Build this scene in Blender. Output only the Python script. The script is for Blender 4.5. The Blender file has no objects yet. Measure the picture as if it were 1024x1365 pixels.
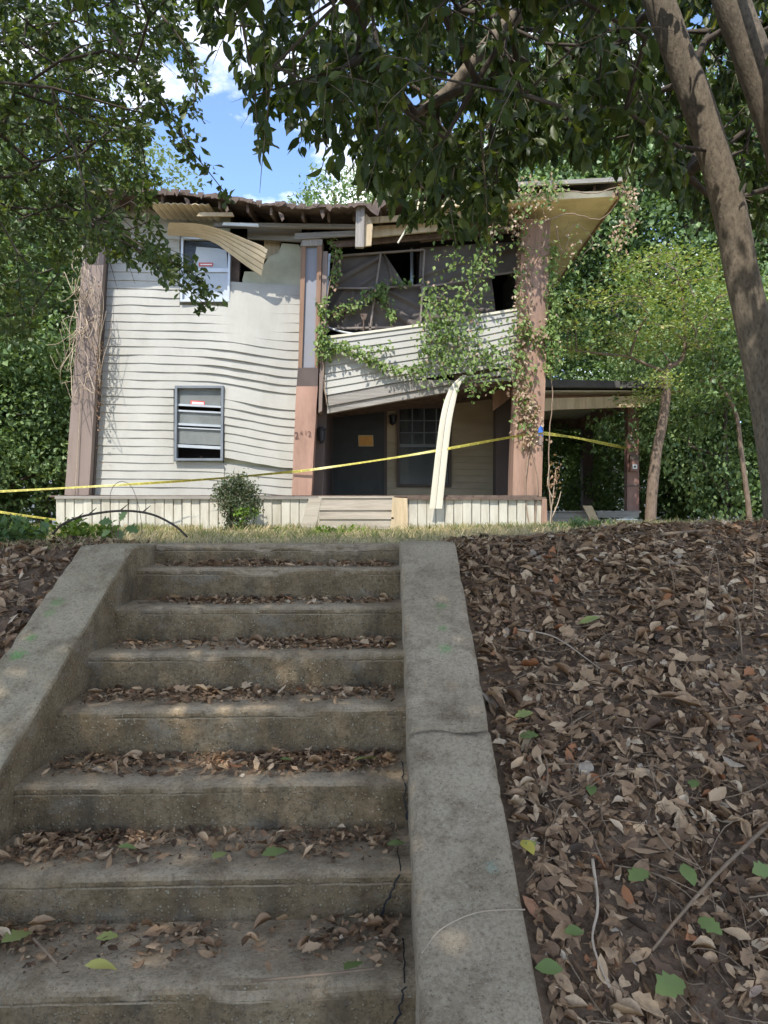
import bpy, math, random
import numpy as np
from mathutils import Vector, Matrix, noise as mnoise

# ------------------------------------------------------------------ camera, sky, sun, exposure
SC = bpy.context.scene
COL = SC.collection
EYE = 1.62
F = 1030.0                      # focal length in photograph pixels (1024 x 1365)
HORIZON = 697.0
cam_d = bpy.data.cameras.new('camera'); cam = bpy.data.objects.new('camera', cam_d); COL.objects.link(cam)
cam_d.sensor_fit = 'VERTICAL'; cam_d.sensor_height = 24.0; cam_d.lens = 24.0 * F / 1365.0
cam_d.shift_y = (HORIZON - 682.5) / 1365.0
cam_d.clip_start = 0.05; cam_d.clip_end = 2000
cam.location = (0, 0, EYE); cam.rotation_euler = (math.radians(90), 0, 0)
SC.camera = cam

SUN_EL = math.radians(55.0)
SUN_AZ = math.radians(203.0)    # clockwise from +Y (the way the camera looks): behind the camera, a little to the left
sun_dir = Vector((math.sin(SUN_AZ) * math.cos(SUN_EL), math.cos(SUN_AZ) * math.cos(SUN_EL), math.sin(SUN_EL)))
sl = bpy.data.lights.new('sun', 'SUN'); sl.energy = 2.0; sl.angle = math.radians(0.55); sl.color = (1.0, 0.95, 0.87)
so = bpy.data.objects.new('sun', sl); COL.objects.link(so)
so.rotation_euler = sun_dir.to_track_quat('Z', 'Y').to_euler(); so.location = (-8, -18, 24)

world = bpy.data.worlds.new('World'); SC.world = world; world.use_nodes = True
wn = world.node_tree; wn.nodes.clear()
def wnode(t): return wn.nodes.new(t)
w_out = wnode('ShaderNodeOutputWorld'); w_bg = wnode('ShaderNodeBackground'); w_sky = wnode('ShaderNodeTexSky')
w_sky.sky_type = 'NISHITA'; w_sky.sun_disc = False; w_sky.sun_elevation = SUN_EL; w_sky.sun_rotation = SUN_AZ
w_sky.air_density = 1.0; w_sky.dust_density = 0.1; w_sky.ozone_density = 2.5; w_sky.altitude = 2500
w_tc = wnode('ShaderNodeTexCoord'); w_map = wnode('ShaderNodeMapping'); w_map.inputs['Scale'].default_value = (3.2, 3.2, 5.5)
w_n = wnode('ShaderNodeTexNoise'); w_n.inputs['Scale'].default_value = 1.7; w_n.inputs['Detail'].default_value = 7; w_n.inputs['Roughness'].default_value = 0.58
w_map.inputs['Location'].default_value = (2.8, 2.8, 2.6)
w_r = wnode('ShaderNodeValToRGB'); w_r.color_ramp.elements[0].position = 0.46; w_r.color_ramp.elements[1].position = 0.72
w_mix = wnode('ShaderNodeMix'); w_mix.data_type = 'RGBA'; w_mix.inputs['B'].default_value = (8.6, 8.2, 7.6, 1)
wn.links.new(w_tc.outputs['Generated'], w_map.inputs['Vector']); wn.links.new(w_map.outputs[0], w_n.inputs['Vector'])
wn.links.new(w_n.outputs['Fac'], w_r.inputs['Fac']); wn.links.new(w_r.outputs['Color'], w_mix.inputs['Factor'])
wn.links.new(w_sky.outputs[0], w_mix.inputs['A']); wn.links.new(w_mix.outputs['Result'], w_bg.inputs['Color'])
w_bg.inputs['Strength'].default_value = 0.13
wn.links.new(w_bg.outputs[0], w_out.inputs[0])

SC.view_settings.view_transform = 'Standard'; SC.view_settings.look = 'None'
SC.view_settings.gamma = 1.0; SC.view_settings.use_curve_mapping = False
SC.view_settings.exposure = 1.68
SC.cycles.max_bounces = 7; SC.cycles.diffuse_bounces = 4; SC.cycles.transmission_bounces = 4; SC.cycles.glossy_bounces = 2
SC.cycles.use_denoising = True

random.seed(7); RNG = np.random.default_rng(7)
U = random.uniform

# ------------------------------------------------------------------ helpers
def P(px, py, D):
    """photo pixel at distance D -> world point"""
    return Vector(((px - 512.0) * D / F, D, EYE + (HORIZON - py) * D / F))

def proj(p):
    p = np.asarray(p); D = np.maximum(p[..., 1], 1e-3)
    return 512 + p[..., 0] * F / D, HORIZON - (p[..., 2] - EYE) * F / D

def interp(x, pts):
    xs = [p[0] for p in pts]; ys = [p[1] for p in pts]
    return np.interp(x, xs, ys)

def tag(o, label=None, cat=None, group=None, kind=None):
    if label: o['label'] = label
    if cat: o['category'] = cat
    if group: o['group'] = group
    if kind: o['kind'] = kind
    return o

def empty(name, loc, label, cat, group=None):
    o = bpy.data.objects.new(name, None); COL.objects.link(o); o.location = loc; o.empty_display_size = 0.2
    return tag(o, label, cat, group)

def link(name, me, parent=None):
    o = bpy.data.objects.new(name, me); COL.objects.link(o)
    if parent is not None:
        o.parent = parent
        w = Matrix.Identity(4); q = parent
        while q is not None:
            w = q.matrix_basis @ w if q.parent is None else q.matrix_parent_inverse @ q.matrix_basis @ w
            q = q.parent
        o.matrix_parent_inverse = w.inverted()
    return o

def mesh_obj(name, V, Fc, mat, parent=None, smooth=False):
    me = bpy.data.meshes.new(name); me.from_pydata([tuple(v) for v in V], [], Fc); me.update()
    if mat: me.materials.append(mat)
    if smooth: me.shade_smooth()
    return link(name, me, parent)

def np_mesh(name, V, loops, sizes, mat, rnd=None, smooth=False):
    me = bpy.data.meshes.new(name)
    V = np.asarray(V, dtype=np.float32); loops = np.asarray(loops, dtype=np.int32); sizes = np.asarray(sizes, dtype=np.int32)
    me.vertices.add(len(V)); me.vertices.foreach_set('co', V.ravel())
    me.loops.add(len(loops)); me.loops.foreach_set('vertex_index', loops)
    me.polygons.add(len(sizes))
    st = np.zeros(len(sizes), dtype=np.int32); st[1:] = np.cumsum(sizes)[:-1]
    me.polygons.foreach_set('loop_start', st)
    if smooth: me.polygons.foreach_set('use_smooth', np.ones(len(sizes), dtype=bool))
    me.update(calc_edges=True); me.validate()
    if rnd is not None:
        a = me.attributes.new('rnd', 'FLOAT', 'POINT'); a.data.foreach_set('value', np.asarray(rnd, dtype=np.float32))
    if mat: me.materials.append(mat)
    return me

class MB:
    """collects boxes, prisms and tubes of ONE part"""
    def __init__(s): s.V = []; s.F = []
    def add(s, V, Fc):
        o = len(s.V); s.V += [tuple(v) for v in V]; s.F += [tuple(i + o for i in f) for f in Fc]; return s
    def prism(s, front, back):
        n = len(front)
        f = [tuple(range(n))[::-1], tuple(range(n, 2 * n))] + [(i, (i + 1) % n, (i + 1) % n + n, i + n) for i in range(n)]
        return s.add(list(front) + list(back), f)
    def pix(s, poly, D, t):
        """polygon in photo pixels at distance D, thickness t backwards (depth may vary per corner)"""
        fr = [P(*q[:2], q[2] if len(q) > 2 else D) for q in poly]
        return s.prism(fr, [v + Vector((0, t, 0)) for v in fr])
    def box(s, a, b):
        (x0, y0, z0), (x1, y1, z1) = a, b
        fr = [(x0, y0, z0), (x1, y0, z0), (x1, y0, z1), (x0, y0, z1)]
        return s.prism([Vector(v) for v in fr], [Vector((v[0], y1, v[2])) for v in fr])
    def bar(s, a, b, w, h, up=(0, 0, 1)):
        a = Vector(a); b = Vector(b); d = (b - a).normalized(); upv = Vector(up)
        if abs(d.dot(upv)) > 0.95: upv = Vector((1, 0, 0))
        sx = d.cross(upv).normalized() * (w / 2); sz = sx.cross(d).normalized() * (h / 2)
        q = [a - sx - sz, a + sx - sz, a + sx + sz, a - sx + sz]
        return s.prism(q, [v + (b - a) for v in q])
    def tube(s, pts, radii, n=8):
        pts = [Vector(p) for p in pts]
        if not hasattr(radii, '__len__'): radii = [radii] * len(pts)
        V = []; Fc = []
        ref = Vector((0.13, 0.97, 0.2)).normalized()
        for i, p in enumerate(pts):
            d = (pts[min(i + 1, len(pts) - 1)] - pts[max(i - 1, 0)])
            d = d.normalized() if d.length > 1e-9 else Vector((0, 0, 1))
            a = d.cross(ref); a = a.normalized() if a.length > 1e-3 else d.orthogonal().normalized()
            b = d.cross(a).normalized()
            for k in range(n):
                t = 2 * math.pi * k / n
                V.append(p + (a * math.cos(t) + b * math.sin(t)) * radii[i])
        for i in range(len(pts) - 1):
            for k in range(n):
                k2 = (k + 1) % n
                Fc.append((i * n + k, i * n + k2, (i + 1) * n + k2, (i + 1) * n + k))
        Fc.append(tuple(range(n))[::-1]); Fc.append(tuple((len(pts) - 1) * n + k for k in range(n)))
        return s.add(V, Fc)
    def build(s, name, mat, parent=None, smooth=False):
        return mesh_obj(name, s.V, s.F, mat, parent, smooth)

def nz(x, y, z, sc=1.0): return mnoise.noise(Vector((x * sc, y * sc, z * sc)))

def spline(pts, n):
    """Catmull-Rom through pts"""
    pts = [Vector(p) for p in pts]; q = [pts[0] * 2 - pts[1]] + pts + [pts[-1] * 2 - pts[-2]]
    out = []; m = len(pts) - 1
    for i in range(n):
        u = i / (n - 1) * m; k = min(int(u), m - 1); t = u - k
        a, b, c, d = q[k], q[k + 1], q[k + 2], q[k + 3]
        out.append(0.5 * ((2 * b) + (c - a) * t + (2 * a - 5 * b + 4 * c - d) * t * t + (3 * b - a - 3 * c + d) * t ** 3))
    return out

def text_geo(s, size):
    cu = bpy.data.curves.new('t', 'FONT'); cu.body = s; cu.size = size; cu.resolution_u = 2
    o = bpy.data.objects.new('t', cu); COL.objects.link(o)
    dg = bpy.context.evaluated_depsgraph_get(); dg.update()
    ev = o.evaluated_get(dg); me = ev.to_mesh()
    V = [v.co.copy() for v in me.vertices]; Fc = [tuple(p.vertices) for p in me.polygons]
    ev.to_mesh_clear(); bpy.data.objects.remove(o); bpy.data.curves.remove(cu)
    return V, Fc

# ------------------------------------------------------------------ materials
def new_mat(name):
    m = bpy.data.materials.new(name); m.use_nodes = True; nt = m.node_tree; nt.nodes.clear()
    out = nt.nodes.new('ShaderNodeOutputMaterial'); b = nt.nodes.new('ShaderNodeBsdfPrincipled')
    nt.links.new(b.outputs[0], out.inputs[0])
    return m, nt, b, out

def ramp(nt, fac, stops, interp='LINEAR'):
    r = nt.nodes.new('ShaderNodeValToRGB'); cr = r.color_ramp; cr.interpolation = interp
    while len(cr.elements) < len(stops): cr.elements.new(0.5)
    for e, (p, c) in zip(cr.elements, stops):
        e.position = p; e.color = (c[0], c[1], c[2], 1) if hasattr(c, '__len__') else (c, c, c, 1)
    nt.links.new(fac, r.inputs['Fac']); return r.outputs['Color']

def coords(nt, scale=(1, 1, 1)):
    tc = nt.nodes.new('ShaderNodeTexCoord'); mp = nt.nodes.new('ShaderNodeMapping'); mp.inputs['Scale'].default_value = scale
    nt.links.new(tc.outputs['Object'], mp.inputs['Vector']); return mp.outputs[0]

def noise_t(nt, vec, scale, detail=5, rough=0.6, dist=0.0):
    n = nt.nodes.new('ShaderNodeTexNoise'); n.inputs['Scale'].default_value = scale; n.inputs['Detail'].default_value = detail
    n.inputs['Roughness'].default_value = rough; n.inputs['Distortion'].default_value = dist
    nt.links.new(vec, n.inputs['Vector']); return n.outputs['Fac']

def vor_t(nt, vec, scale, feature='F1', out='Distance'):
    n = nt.nodes.new('ShaderNodeTexVoronoi'); n.feature = feature; n.inputs['Scale'].default_value = scale
    nt.links.new(vec, n.inputs['Vector']); return n.outputs[out]

def mixc(nt, fac, a, b, mode='MIX'):
    m = nt.nodes.new('ShaderNodeMix'); m.data_type = 'RGBA'; m.blend_type = mode
    for k, v in (('Factor', fac), ('A', a), ('B', b)):
        if hasattr(v, 'is_linked'): nt.links.new(v, m.inputs[k])
        elif k == 'Factor': m.inputs[k].default_value = v
        else: m.inputs[k].default_value = (v[0], v[1], v[2], 1)
    return m.outputs['Result']

def math_n(nt, op, a, b=None):
    m = nt.nodes.new('ShaderNodeMath'); m.operation = op
    for i, v in enumerate((a, b)):
        if v is None: continue
        if hasattr(v, 'is_linked'): nt.links.new(v, m.inputs[i])
        else: m.inputs[i].default_value = v
    return m.outputs[0]

def bump(nt, b, h, strength, dist=0.01):
    n = nt.nodes.new('ShaderNodeBump'); n.inputs['Strength'].default_value = strength; n.inputs['Distance'].default_value = dist
    nt.links.new(h, n.inputs['Height']); nt.links.new(n.outputs[0], b.inputs['Normal']); return n

def surf(name, c0, c1, scale=3.0, stretch=(1, 1, 1), rough=0.7, bmp=0.2, bscale=30, dirt=None, dirt_amt=0.5, dscale=1.3, metallic=0.0, spec=0.4):
    """painted, wooden or plastic surface: two tones, a dirt layer, fine relief"""
    m, nt, b, o = new_mat(name)
    v = coords(nt, stretch)
    c = ramp(nt, noise_t(nt, v, scale, 6), [(0.3, c0), (0.7, c1)])
    if dirt:
        f = ramp(nt, noise_t(nt, v, dscale, 8, 0.7), [(0.45, 0.0), (0.75, dirt_amt)])
        c = mixc(nt, f, c, dirt)
    nt.links.new(c, b.inputs['Base Color'])
    b.inputs['Roughness'].default_value = rough; b.inputs['Metallic'].default_value = metallic
    b.inputs['Specular IOR Level'].default_value = spec
    bump(nt, b, noise_t(nt, v, bscale, 4), bmp, 0.006)
    return m

def leaf_mat(name, stops, trans=0.4, rough=0.5, spec=0.35, tint=(1.2, 1.25, 0.5)):
    m, nt, b, out = new_mat(name)
    a = nt.nodes.new('ShaderNodeAttribute'); a.attribute_name = 'rnd'
    c = ramp(nt, a.outputs['Fac'], stops)
    v = coords(nt); c = mixc(nt, ramp(nt, noise_t(nt, v, 60, 2), [(0.35, 0.0), (0.7, 0.35)]), c, tuple(0.6 * q for q in stops[0][1]))
    nt.links.new(c, b.inputs['Base Color']); b.inputs['Roughness'].default_value = rough; b.inputs['Specular IOR Level'].default_value = spec
    if trans > 0:
        t = nt.nodes.new('ShaderNodeBsdfTranslucent'); tc = mixc(nt, 1.0, c, tint, 'MULTIPLY'); nt.links.new(tc, t.inputs['Color'])
        ms = nt.nodes.new('ShaderNodeMixShader'); ms.inputs['Fac'].default_value = trans
        nt.links.new(b.outputs[0], ms.inputs[1]); nt.links.new(t.outputs[0], ms.inputs[2]); nt.links.new(ms.outputs[0], out.inputs[0])
    return m

def plain(name, c, rough=0.6, spec=0.4):
    return surf(name, tuple(q * 0.88 for q in c), tuple(min(1, q * 1.1) for q in c), scale=8, rough=rough, bmp=0.05, spec=spec)

MT = {}
MT['siding'] = surf('vinyl siding', (0.345, 0.335, 0.295), (0.43, 0.42, 0.375), 1.2, (0.8, 1, 0.35), 0.5, 0.06, 20, (0.30, 0.285, 0.23), 0.65, 1.6)
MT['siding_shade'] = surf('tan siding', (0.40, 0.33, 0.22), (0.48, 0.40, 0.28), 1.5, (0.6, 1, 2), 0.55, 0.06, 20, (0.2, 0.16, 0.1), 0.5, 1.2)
MT['soffit'] = surf('tan soffit', (0.55, 0.46, 0.32), (0.64, 0.55, 0.39), 2, (1, 1, 1), 0.55, 0.06, 20, (0.30, 0.22, 0.12), 0.5, 1.5)
MT['soffit_bounce'] = surf('bounce lit soffit', (0.74, 0.61, 0.36), (0.82, 0.70, 0.46), 1.6, (1, 1, 1), 0.55, 0.06, 20, (0.25, 0.16, 0.07), 0.7, 1.4)  # yellow bounce light under the eave is put into this colour
MT['skirt'] = surf('skirting', (0.48, 0.45, 0.37), (0.58, 0.55, 0.46), 3.5, (2, 2, 0.4), 0.5, 0.06, 20, (0.25, 0.215, 0.14), 0.7, 2.6)
MT['strip'] = surf('cream strip', (0.60, 0.56, 0.44), (0.68, 0.64, 0.52), 2, (1, 1, 1), 0.5, 0.03, 20)
MT['col_grey'] = surf('grey brown paint', (0.19, 0.145, 0.12), (0.29, 0.225, 0.19), 4, (2.2, 2.2, 0.3), 0.7, 0.25, 25, (0.10, 0.078, 0.066), 0.65, 2.0)
MT['col_copper'] = surf('copper brown metal wrap', (0.34, 0.20, 0.145), (0.42, 0.255, 0.19), 2, (2, 2, 0.5), 0.5, 0.08, 12, (0.17, 0.105, 0.08), 0.7, 2.2)
MT['col_pink'] = surf('faded brown column', (0.27, 0.165, 0.115), (0.40, 0.255, 0.185), 3.5, (2.2, 2.2, 0.35), 0.7, 0.25, 25, (0.11, 0.078, 0.06), 0.8, 2.4)
MT['col_dark'] = surf('dark brown trim', (0.075, 0.055, 0.048), (0.11, 0.082, 0.07), 3, (1, 1, 0.5), 0.6, 0.1, 20)
MT['trim_brown'] = surf('brown wood trim', (0.20, 0.115, 0.07), (0.28, 0.17, 0.11), 5, (3, 3, 0.4), 0.7, 0.2, 25)
MT['foam'] = surf('grey blue board', (0.22, 0.225, 0.25), (0.29, 0.295, 0.325), 2, (1, 1, 0.6), 0.7, 0.05, 20, (0.17, 0.165, 0.17), 0.6, 2.0)
MT['sheath'] = surf('pale green sheathing', (0.40, 0.40, 0.28), (0.52, 0.51, 0.38), 3, (1, 1, 1), 0.85, 0.2, 18, (0.25, 0.25, 0.20), 0.6, 1.2)
MT['wood_grey'] = surf('weathered wood', (0.22, 0.205, 0.18), (0.34, 0.315, 0.28), 4, (0.5, 6, 7), 0.85, 0.4, 14, (0.10, 0.09, 0.075), 0.6, 1.6)
MT['wood_greyv'] = surf('weathered upright wood', (0.24, 0.215, 0.19), (0.36, 0.33, 0.295), 4, (7, 6, 0.5), 0.85, 0.4, 14, (0.12, 0.10, 0.085), 0.5, 1.6)
MT['wood_tan'] = surf('tan lumber', (0.44, 0.34, 0.21), (0.56, 0.45, 0.30), 4, (4, 4, 0.6), 0.8, 0.3, 16, (0.22, 0.17, 0.11), 0.6, 1.6)
MT['wood_pale'] = surf('weathered pale wood', (0.32, 0.28, 0.225), (0.45, 0.40, 0.33), 4, (0.5, 6, 7), 0.85, 0.4, 14, (0.18, 0.15, 0.11), 0.6, 2.2)
MT['wood_rot'] = surf('rotten brown wood', (0.075, 0.055, 0.045), (0.17, 0.12, 0.09), 5, (2, 2, 2), 0.9, 0.5, 14)
MT['shingle'] = surf('brown shingle', (0.07, 0.052, 0.044), (0.17, 0.125, 0.10), 6, (1, 1, 1), 0.95, 0.5, 60)
MT['dark'] = surf('unlit room tone', (0.035, 0.032, 0.03), (0.055, 0.05, 0.046), 2, (1, 1, 1), 0.9, 0.1, 20)  # gloom of unlit rooms put into a near-black colour
MT['tarp'] = surf('brown tarp', (0.085, 0.070, 0.060), (0.125, 0.105, 0.09), 2.5, (1, 1, 1), 0.7, 0.1, 60)
MT['batten'] = surf('batten', (0.16, 0.13, 0.11), (0.26, 0.22, 0.19), 5, (1, 1, 1), 0.7, 0.2, 30)
MT['alu'] = surf('aluminium frame', (0.42, 0.45, 0.47), (0.56, 0.58, 0.6), 3, (1, 1, 1), 0.4, 0.05, 20, metallic=0.4)
MT['alu_dark'] = surf('grey window frame', (0.14, 0.16, 0.18), (0.20, 0.22, 0.24), 3, (1, 1, 1), 0.5, 0.05, 20)
MT['paper'] = surf('pale window board', (0.38, 0.43, 0.48), (0.52, 0.56, 0.60), 2.5, (1, 1, 1), 0.5, 0.1, 6, (0.40, 0.45, 0.50), 0.6, 2)
MT['curtain'] = surf('blue dark curtain', (0.02, 0.035, 0.055), (0.04, 0.06, 0.085), 6, (5, 1, 0.3), 0.9, 0.2, 20)
MT['drape'] = surf('tan drape', (0.22, 0.17, 0.12), (0.30, 0.24, 0.17), 6, (8, 1, 0.3), 0.9, 0.2, 20)
MT['door'] = surf('dark door', (0.022, 0.024, 0.025), (0.038, 0.04, 0.042), 3, (1, 1, 1), 0.5, 0.05, 20)
MT['black'] = plain('black metal', (0.015, 0.017, 0.022), 0.5)
MT['red'] = plain('red sticker', (0.55, 0.10, 0.09), 0.5)
MT['white'] = plain('white lettering', (0.78, 0.76, 0.74), 0.6)
MT['orange'] = plain('orange notice', (0.72, 0.36, 0.09), 0.6)
MT['buff'] = plain('buff paper edge', (0.55, 0.44, 0.26), 0.6)
MT['tape'] = plain('yellow tape', (0.50, 0.44, 0.08), 0.4, 0.5)
MT['tape_ink'] = plain('tape lettering', (0.03, 0.03, 0.02), 0.5)
MT['ink'] = plain('dark number', (0.10, 0.055, 0.045), 0.6)
MT['blue'] = plain('blue spray paint', (0.05, 0.16, 0.55), 0.6)
MT['porch_brown'] = surf('side porch brown paint', (0.15, 0.075, 0.06), (0.22, 0.115, 0.09), 4, (1, 1, 0.4), 0.6, 0.15, 25, (0.40, 0.32, 0.28), 0.25, 4)
MT['porch_roof'] = surf('dark roof edge', (0.06, 0.058, 0.06), (0.10, 0.095, 0.095), 4, (1, 1, 1), 0.8, 0.2, 25)
MT['house_white'] = surf('white far wall', (0.70, 0.72, 0.72), (0.80, 0.81, 0.80), 1, (1, 1, 1), 0.6, 0.05, 10)
MT['roof_far'] = surf('far roof', (0.10, 0.09, 0.09), (0.15, 0.14, 0.13), 2, (1, 1, 1), 0.9, 0.2, 10)
MT['bark'] = surf('grey brown bark', (0.07, 0.055, 0.04), (0.25, 0.205, 0.15), 34, (1.7, 1.7, 0.8), 0.95, 1.0, 38, (0.055, 0.045, 0.034), 0.75, 17)
MT['bark_dark'] = surf('dark bark', (0.045, 0.036, 0.028), (0.085, 0.068, 0.052), 12, (2, 2, 0.5), 0.95, 0.8, 40)
MT['bark_warm'] = surf('warm bark', (0.10, 0.072, 0.052), (0.21, 0.155, 0.115), 16, (2, 2, 0.6), 0.95, 0.8, 30)
MT['vine_stem'] = surf('vine stem', (0.20, 0.14, 0.10), (0.32, 0.24, 0.17), 12, (1, 1, 1), 0.9, 0.3, 40)
MT['vine_dead'] = surf('dead vine', (0.32, 0.25, 0.18), (0.47, 0.38, 0.28), 12, (1, 1, 1), 0.9, 0.3, 40)
MT['twig'] = surf('dry twig', (0.13, 0.088, 0.055), (0.28, 0.20, 0.13), 9, (1, 1, 1), 0.9, 0.3, 40)
G = lambda r, g, b: (r, g, b)
MT['l_mag'] = leaf_mat('broad leaf', [(0, G(0.035, 0.06, 0.022)), (0.5, G(0.065, 0.10, 0.03)), (0.85, G(0.13, 0.17, 0.042)), (1, G(0.24, 0.24, 0.055))], 0.48, 0.42, 0.4)
MT['l_oak'] = leaf_mat('oak leaf', [(0, G(0.055, 0.09, 0.04)), (0.5, G(0.09, 0.14, 0.048)), (0.9, G(0.15, 0.185, 0.05)), (1, G(0.28, 0.24, 0.06))], 0.42, 0.45, 0.4)
MT['l_wood'] = leaf_mat('woodland leaf', [(0, G(0.085, 0.15, 0.062)), (0.6, G(0.155, 0.24, 0.085)), (1, G(0.26, 0.34, 0.115))], 0.28, 0.45, 0.45)
MT['l_pale'] = leaf_mat('pale leaf', [(0, G(0.15, 0.21, 0.10)), (1, G(0.25, 0.31, 0.15))], 0.35, 0.5)
MT['l_yellow'] = leaf_mat('yellow green leaf', [(0, G(0.14, 0.22, 0.07)), (0.5, G(0.25, 0.33, 0.10)), (0.85, G(0.40, 0.42, 0.15)), (1, G(0.44, 0.30, 0.14))], 0.28, 0.5)
MT['l_shrub'] = leaf_mat('shrub leaf', [(0, G(0.065, 0.095, 0.05)), (0.55, G(0.11, 0.14, 0.075)), (0.8, G(0.22, 0.18, 0.13)), (0.85, G(0.17, 0.30, 0.04)), (1, G(0.24, 0.40, 0.06))], 0.3, 0.5)
MT['l_vine'] = leaf_mat('vine leaf', [(0, G(0.11, 0.18, 0.05)), (0.6, G(0.19, 0.28, 0.075)), (1, G(0.30, 0.37, 0.13))], 0.3, 0.5)
MT['l_vinedry'] = leaf_mat('dry vine leaf', [(0, G(0.28, 0.17, 0.11)), (0.6, G(0.46, 0.33, 0.23)), (1, G(0.62, 0.53, 0.40))], 0.3, 0.6)
LIT = [(0, G(0.055, 0.035, 0.022)), (0.22, G(0.13, 0.076, 0.043)), (0.45, G(0.26, 0.157, 0.087)), (0.66, G(0.40, 0.255, 0.145)), (0.84, G(0.56, 0.39, 0.235)), (0.92, G(0.68, 0.53, 0.36)), (0.96, G(0.38, 0.31, 0.24)), (1.0, G(0.40, 0.17, 0.075))]
MT['l_litter'] = leaf_mat('dry fallen leaf', LIT, 0.12, 0.65, 0.3, (1.1, 0.9, 0.6))
MT['l_green'] = leaf_mat('fresh fallen leaf', [(0, G(0.12, 0.17, 0.045)), (0.6, G(0.21, 0.27, 0.085)), (1, G(0.34, 0.36, 0.12))], 0.2, 0.55)
MT['l_gold'] = leaf_mat('yellow fallen leaf', [(0, G(0.52, 0.42, 0.07)), (1, G(0.50, 0.47, 0.15))], 0.2, 0.5)
MT['grass'] = leaf_mat('grass blade', [(0, G(0.12, 0.16, 0.05)), (0.3, G(0.22, 0.25, 0.08)), (0.45, G(0.44, 0.34, 0.19)), (1, G(0.66, 0.54, 0.34))], 0.2, 0.6)
MT['weed'] = leaf_mat('weed leaf', [(0, G(0.11, 0.19, 0.03)), (1, G(0.26, 0.34, 0.05))], 0.45, 0.5)

def ground_mat():
    m, nt, b, o = new_mat('soil')
    v = coords(nt)
    c = ramp(nt, noise_t(nt, v, 5, 8, 0.7), [(0.3, (0.085, 0.053, 0.032)), (0.55, (0.17, 0.107, 0.064)), (0.8, (0.29, 0.19, 0.115))])
    fine = noise_t(nt, v, 70, 5, 0.75)
    c = mixc(nt, ramp(nt, fine, [(0.45, 0.0), (0.75, 0.6)]), c, (0.32, 0.235, 0.15))
    # lawn: dry straw colour away from the bank
    sx = nt.nodes.new('ShaderNodeSeparateXYZ'); nt.links.new(v, sx.inputs[0])
    f = ramp(nt, math_n(nt, 'ADD', math_n(nt, 'MULTIPLY', sx.outputs['Y'], 0.1), math_n(nt, 'MULTIPLY', noise_t(nt, v, 1.2), 0.15)), [(0.52, 0.0), (0.62, 1.0)])
    lawn = ramp(nt, noise_t(nt, v, 3, 6), [(0.3, (0.20, 0.17, 0.08)), (0.6, (0.42, 0.34, 0.20))])
    c = mixc(nt, f, c, lawn)
    nt.links.new(c, b.inputs['Base Color']); b.inputs['Roughness'].default_value = 0.95
    bump(nt, b, noise_t(nt, v, 45, 8, 0.75), 0.9, 0.02)
    return m
MT['soil'] = ground_mat()

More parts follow.
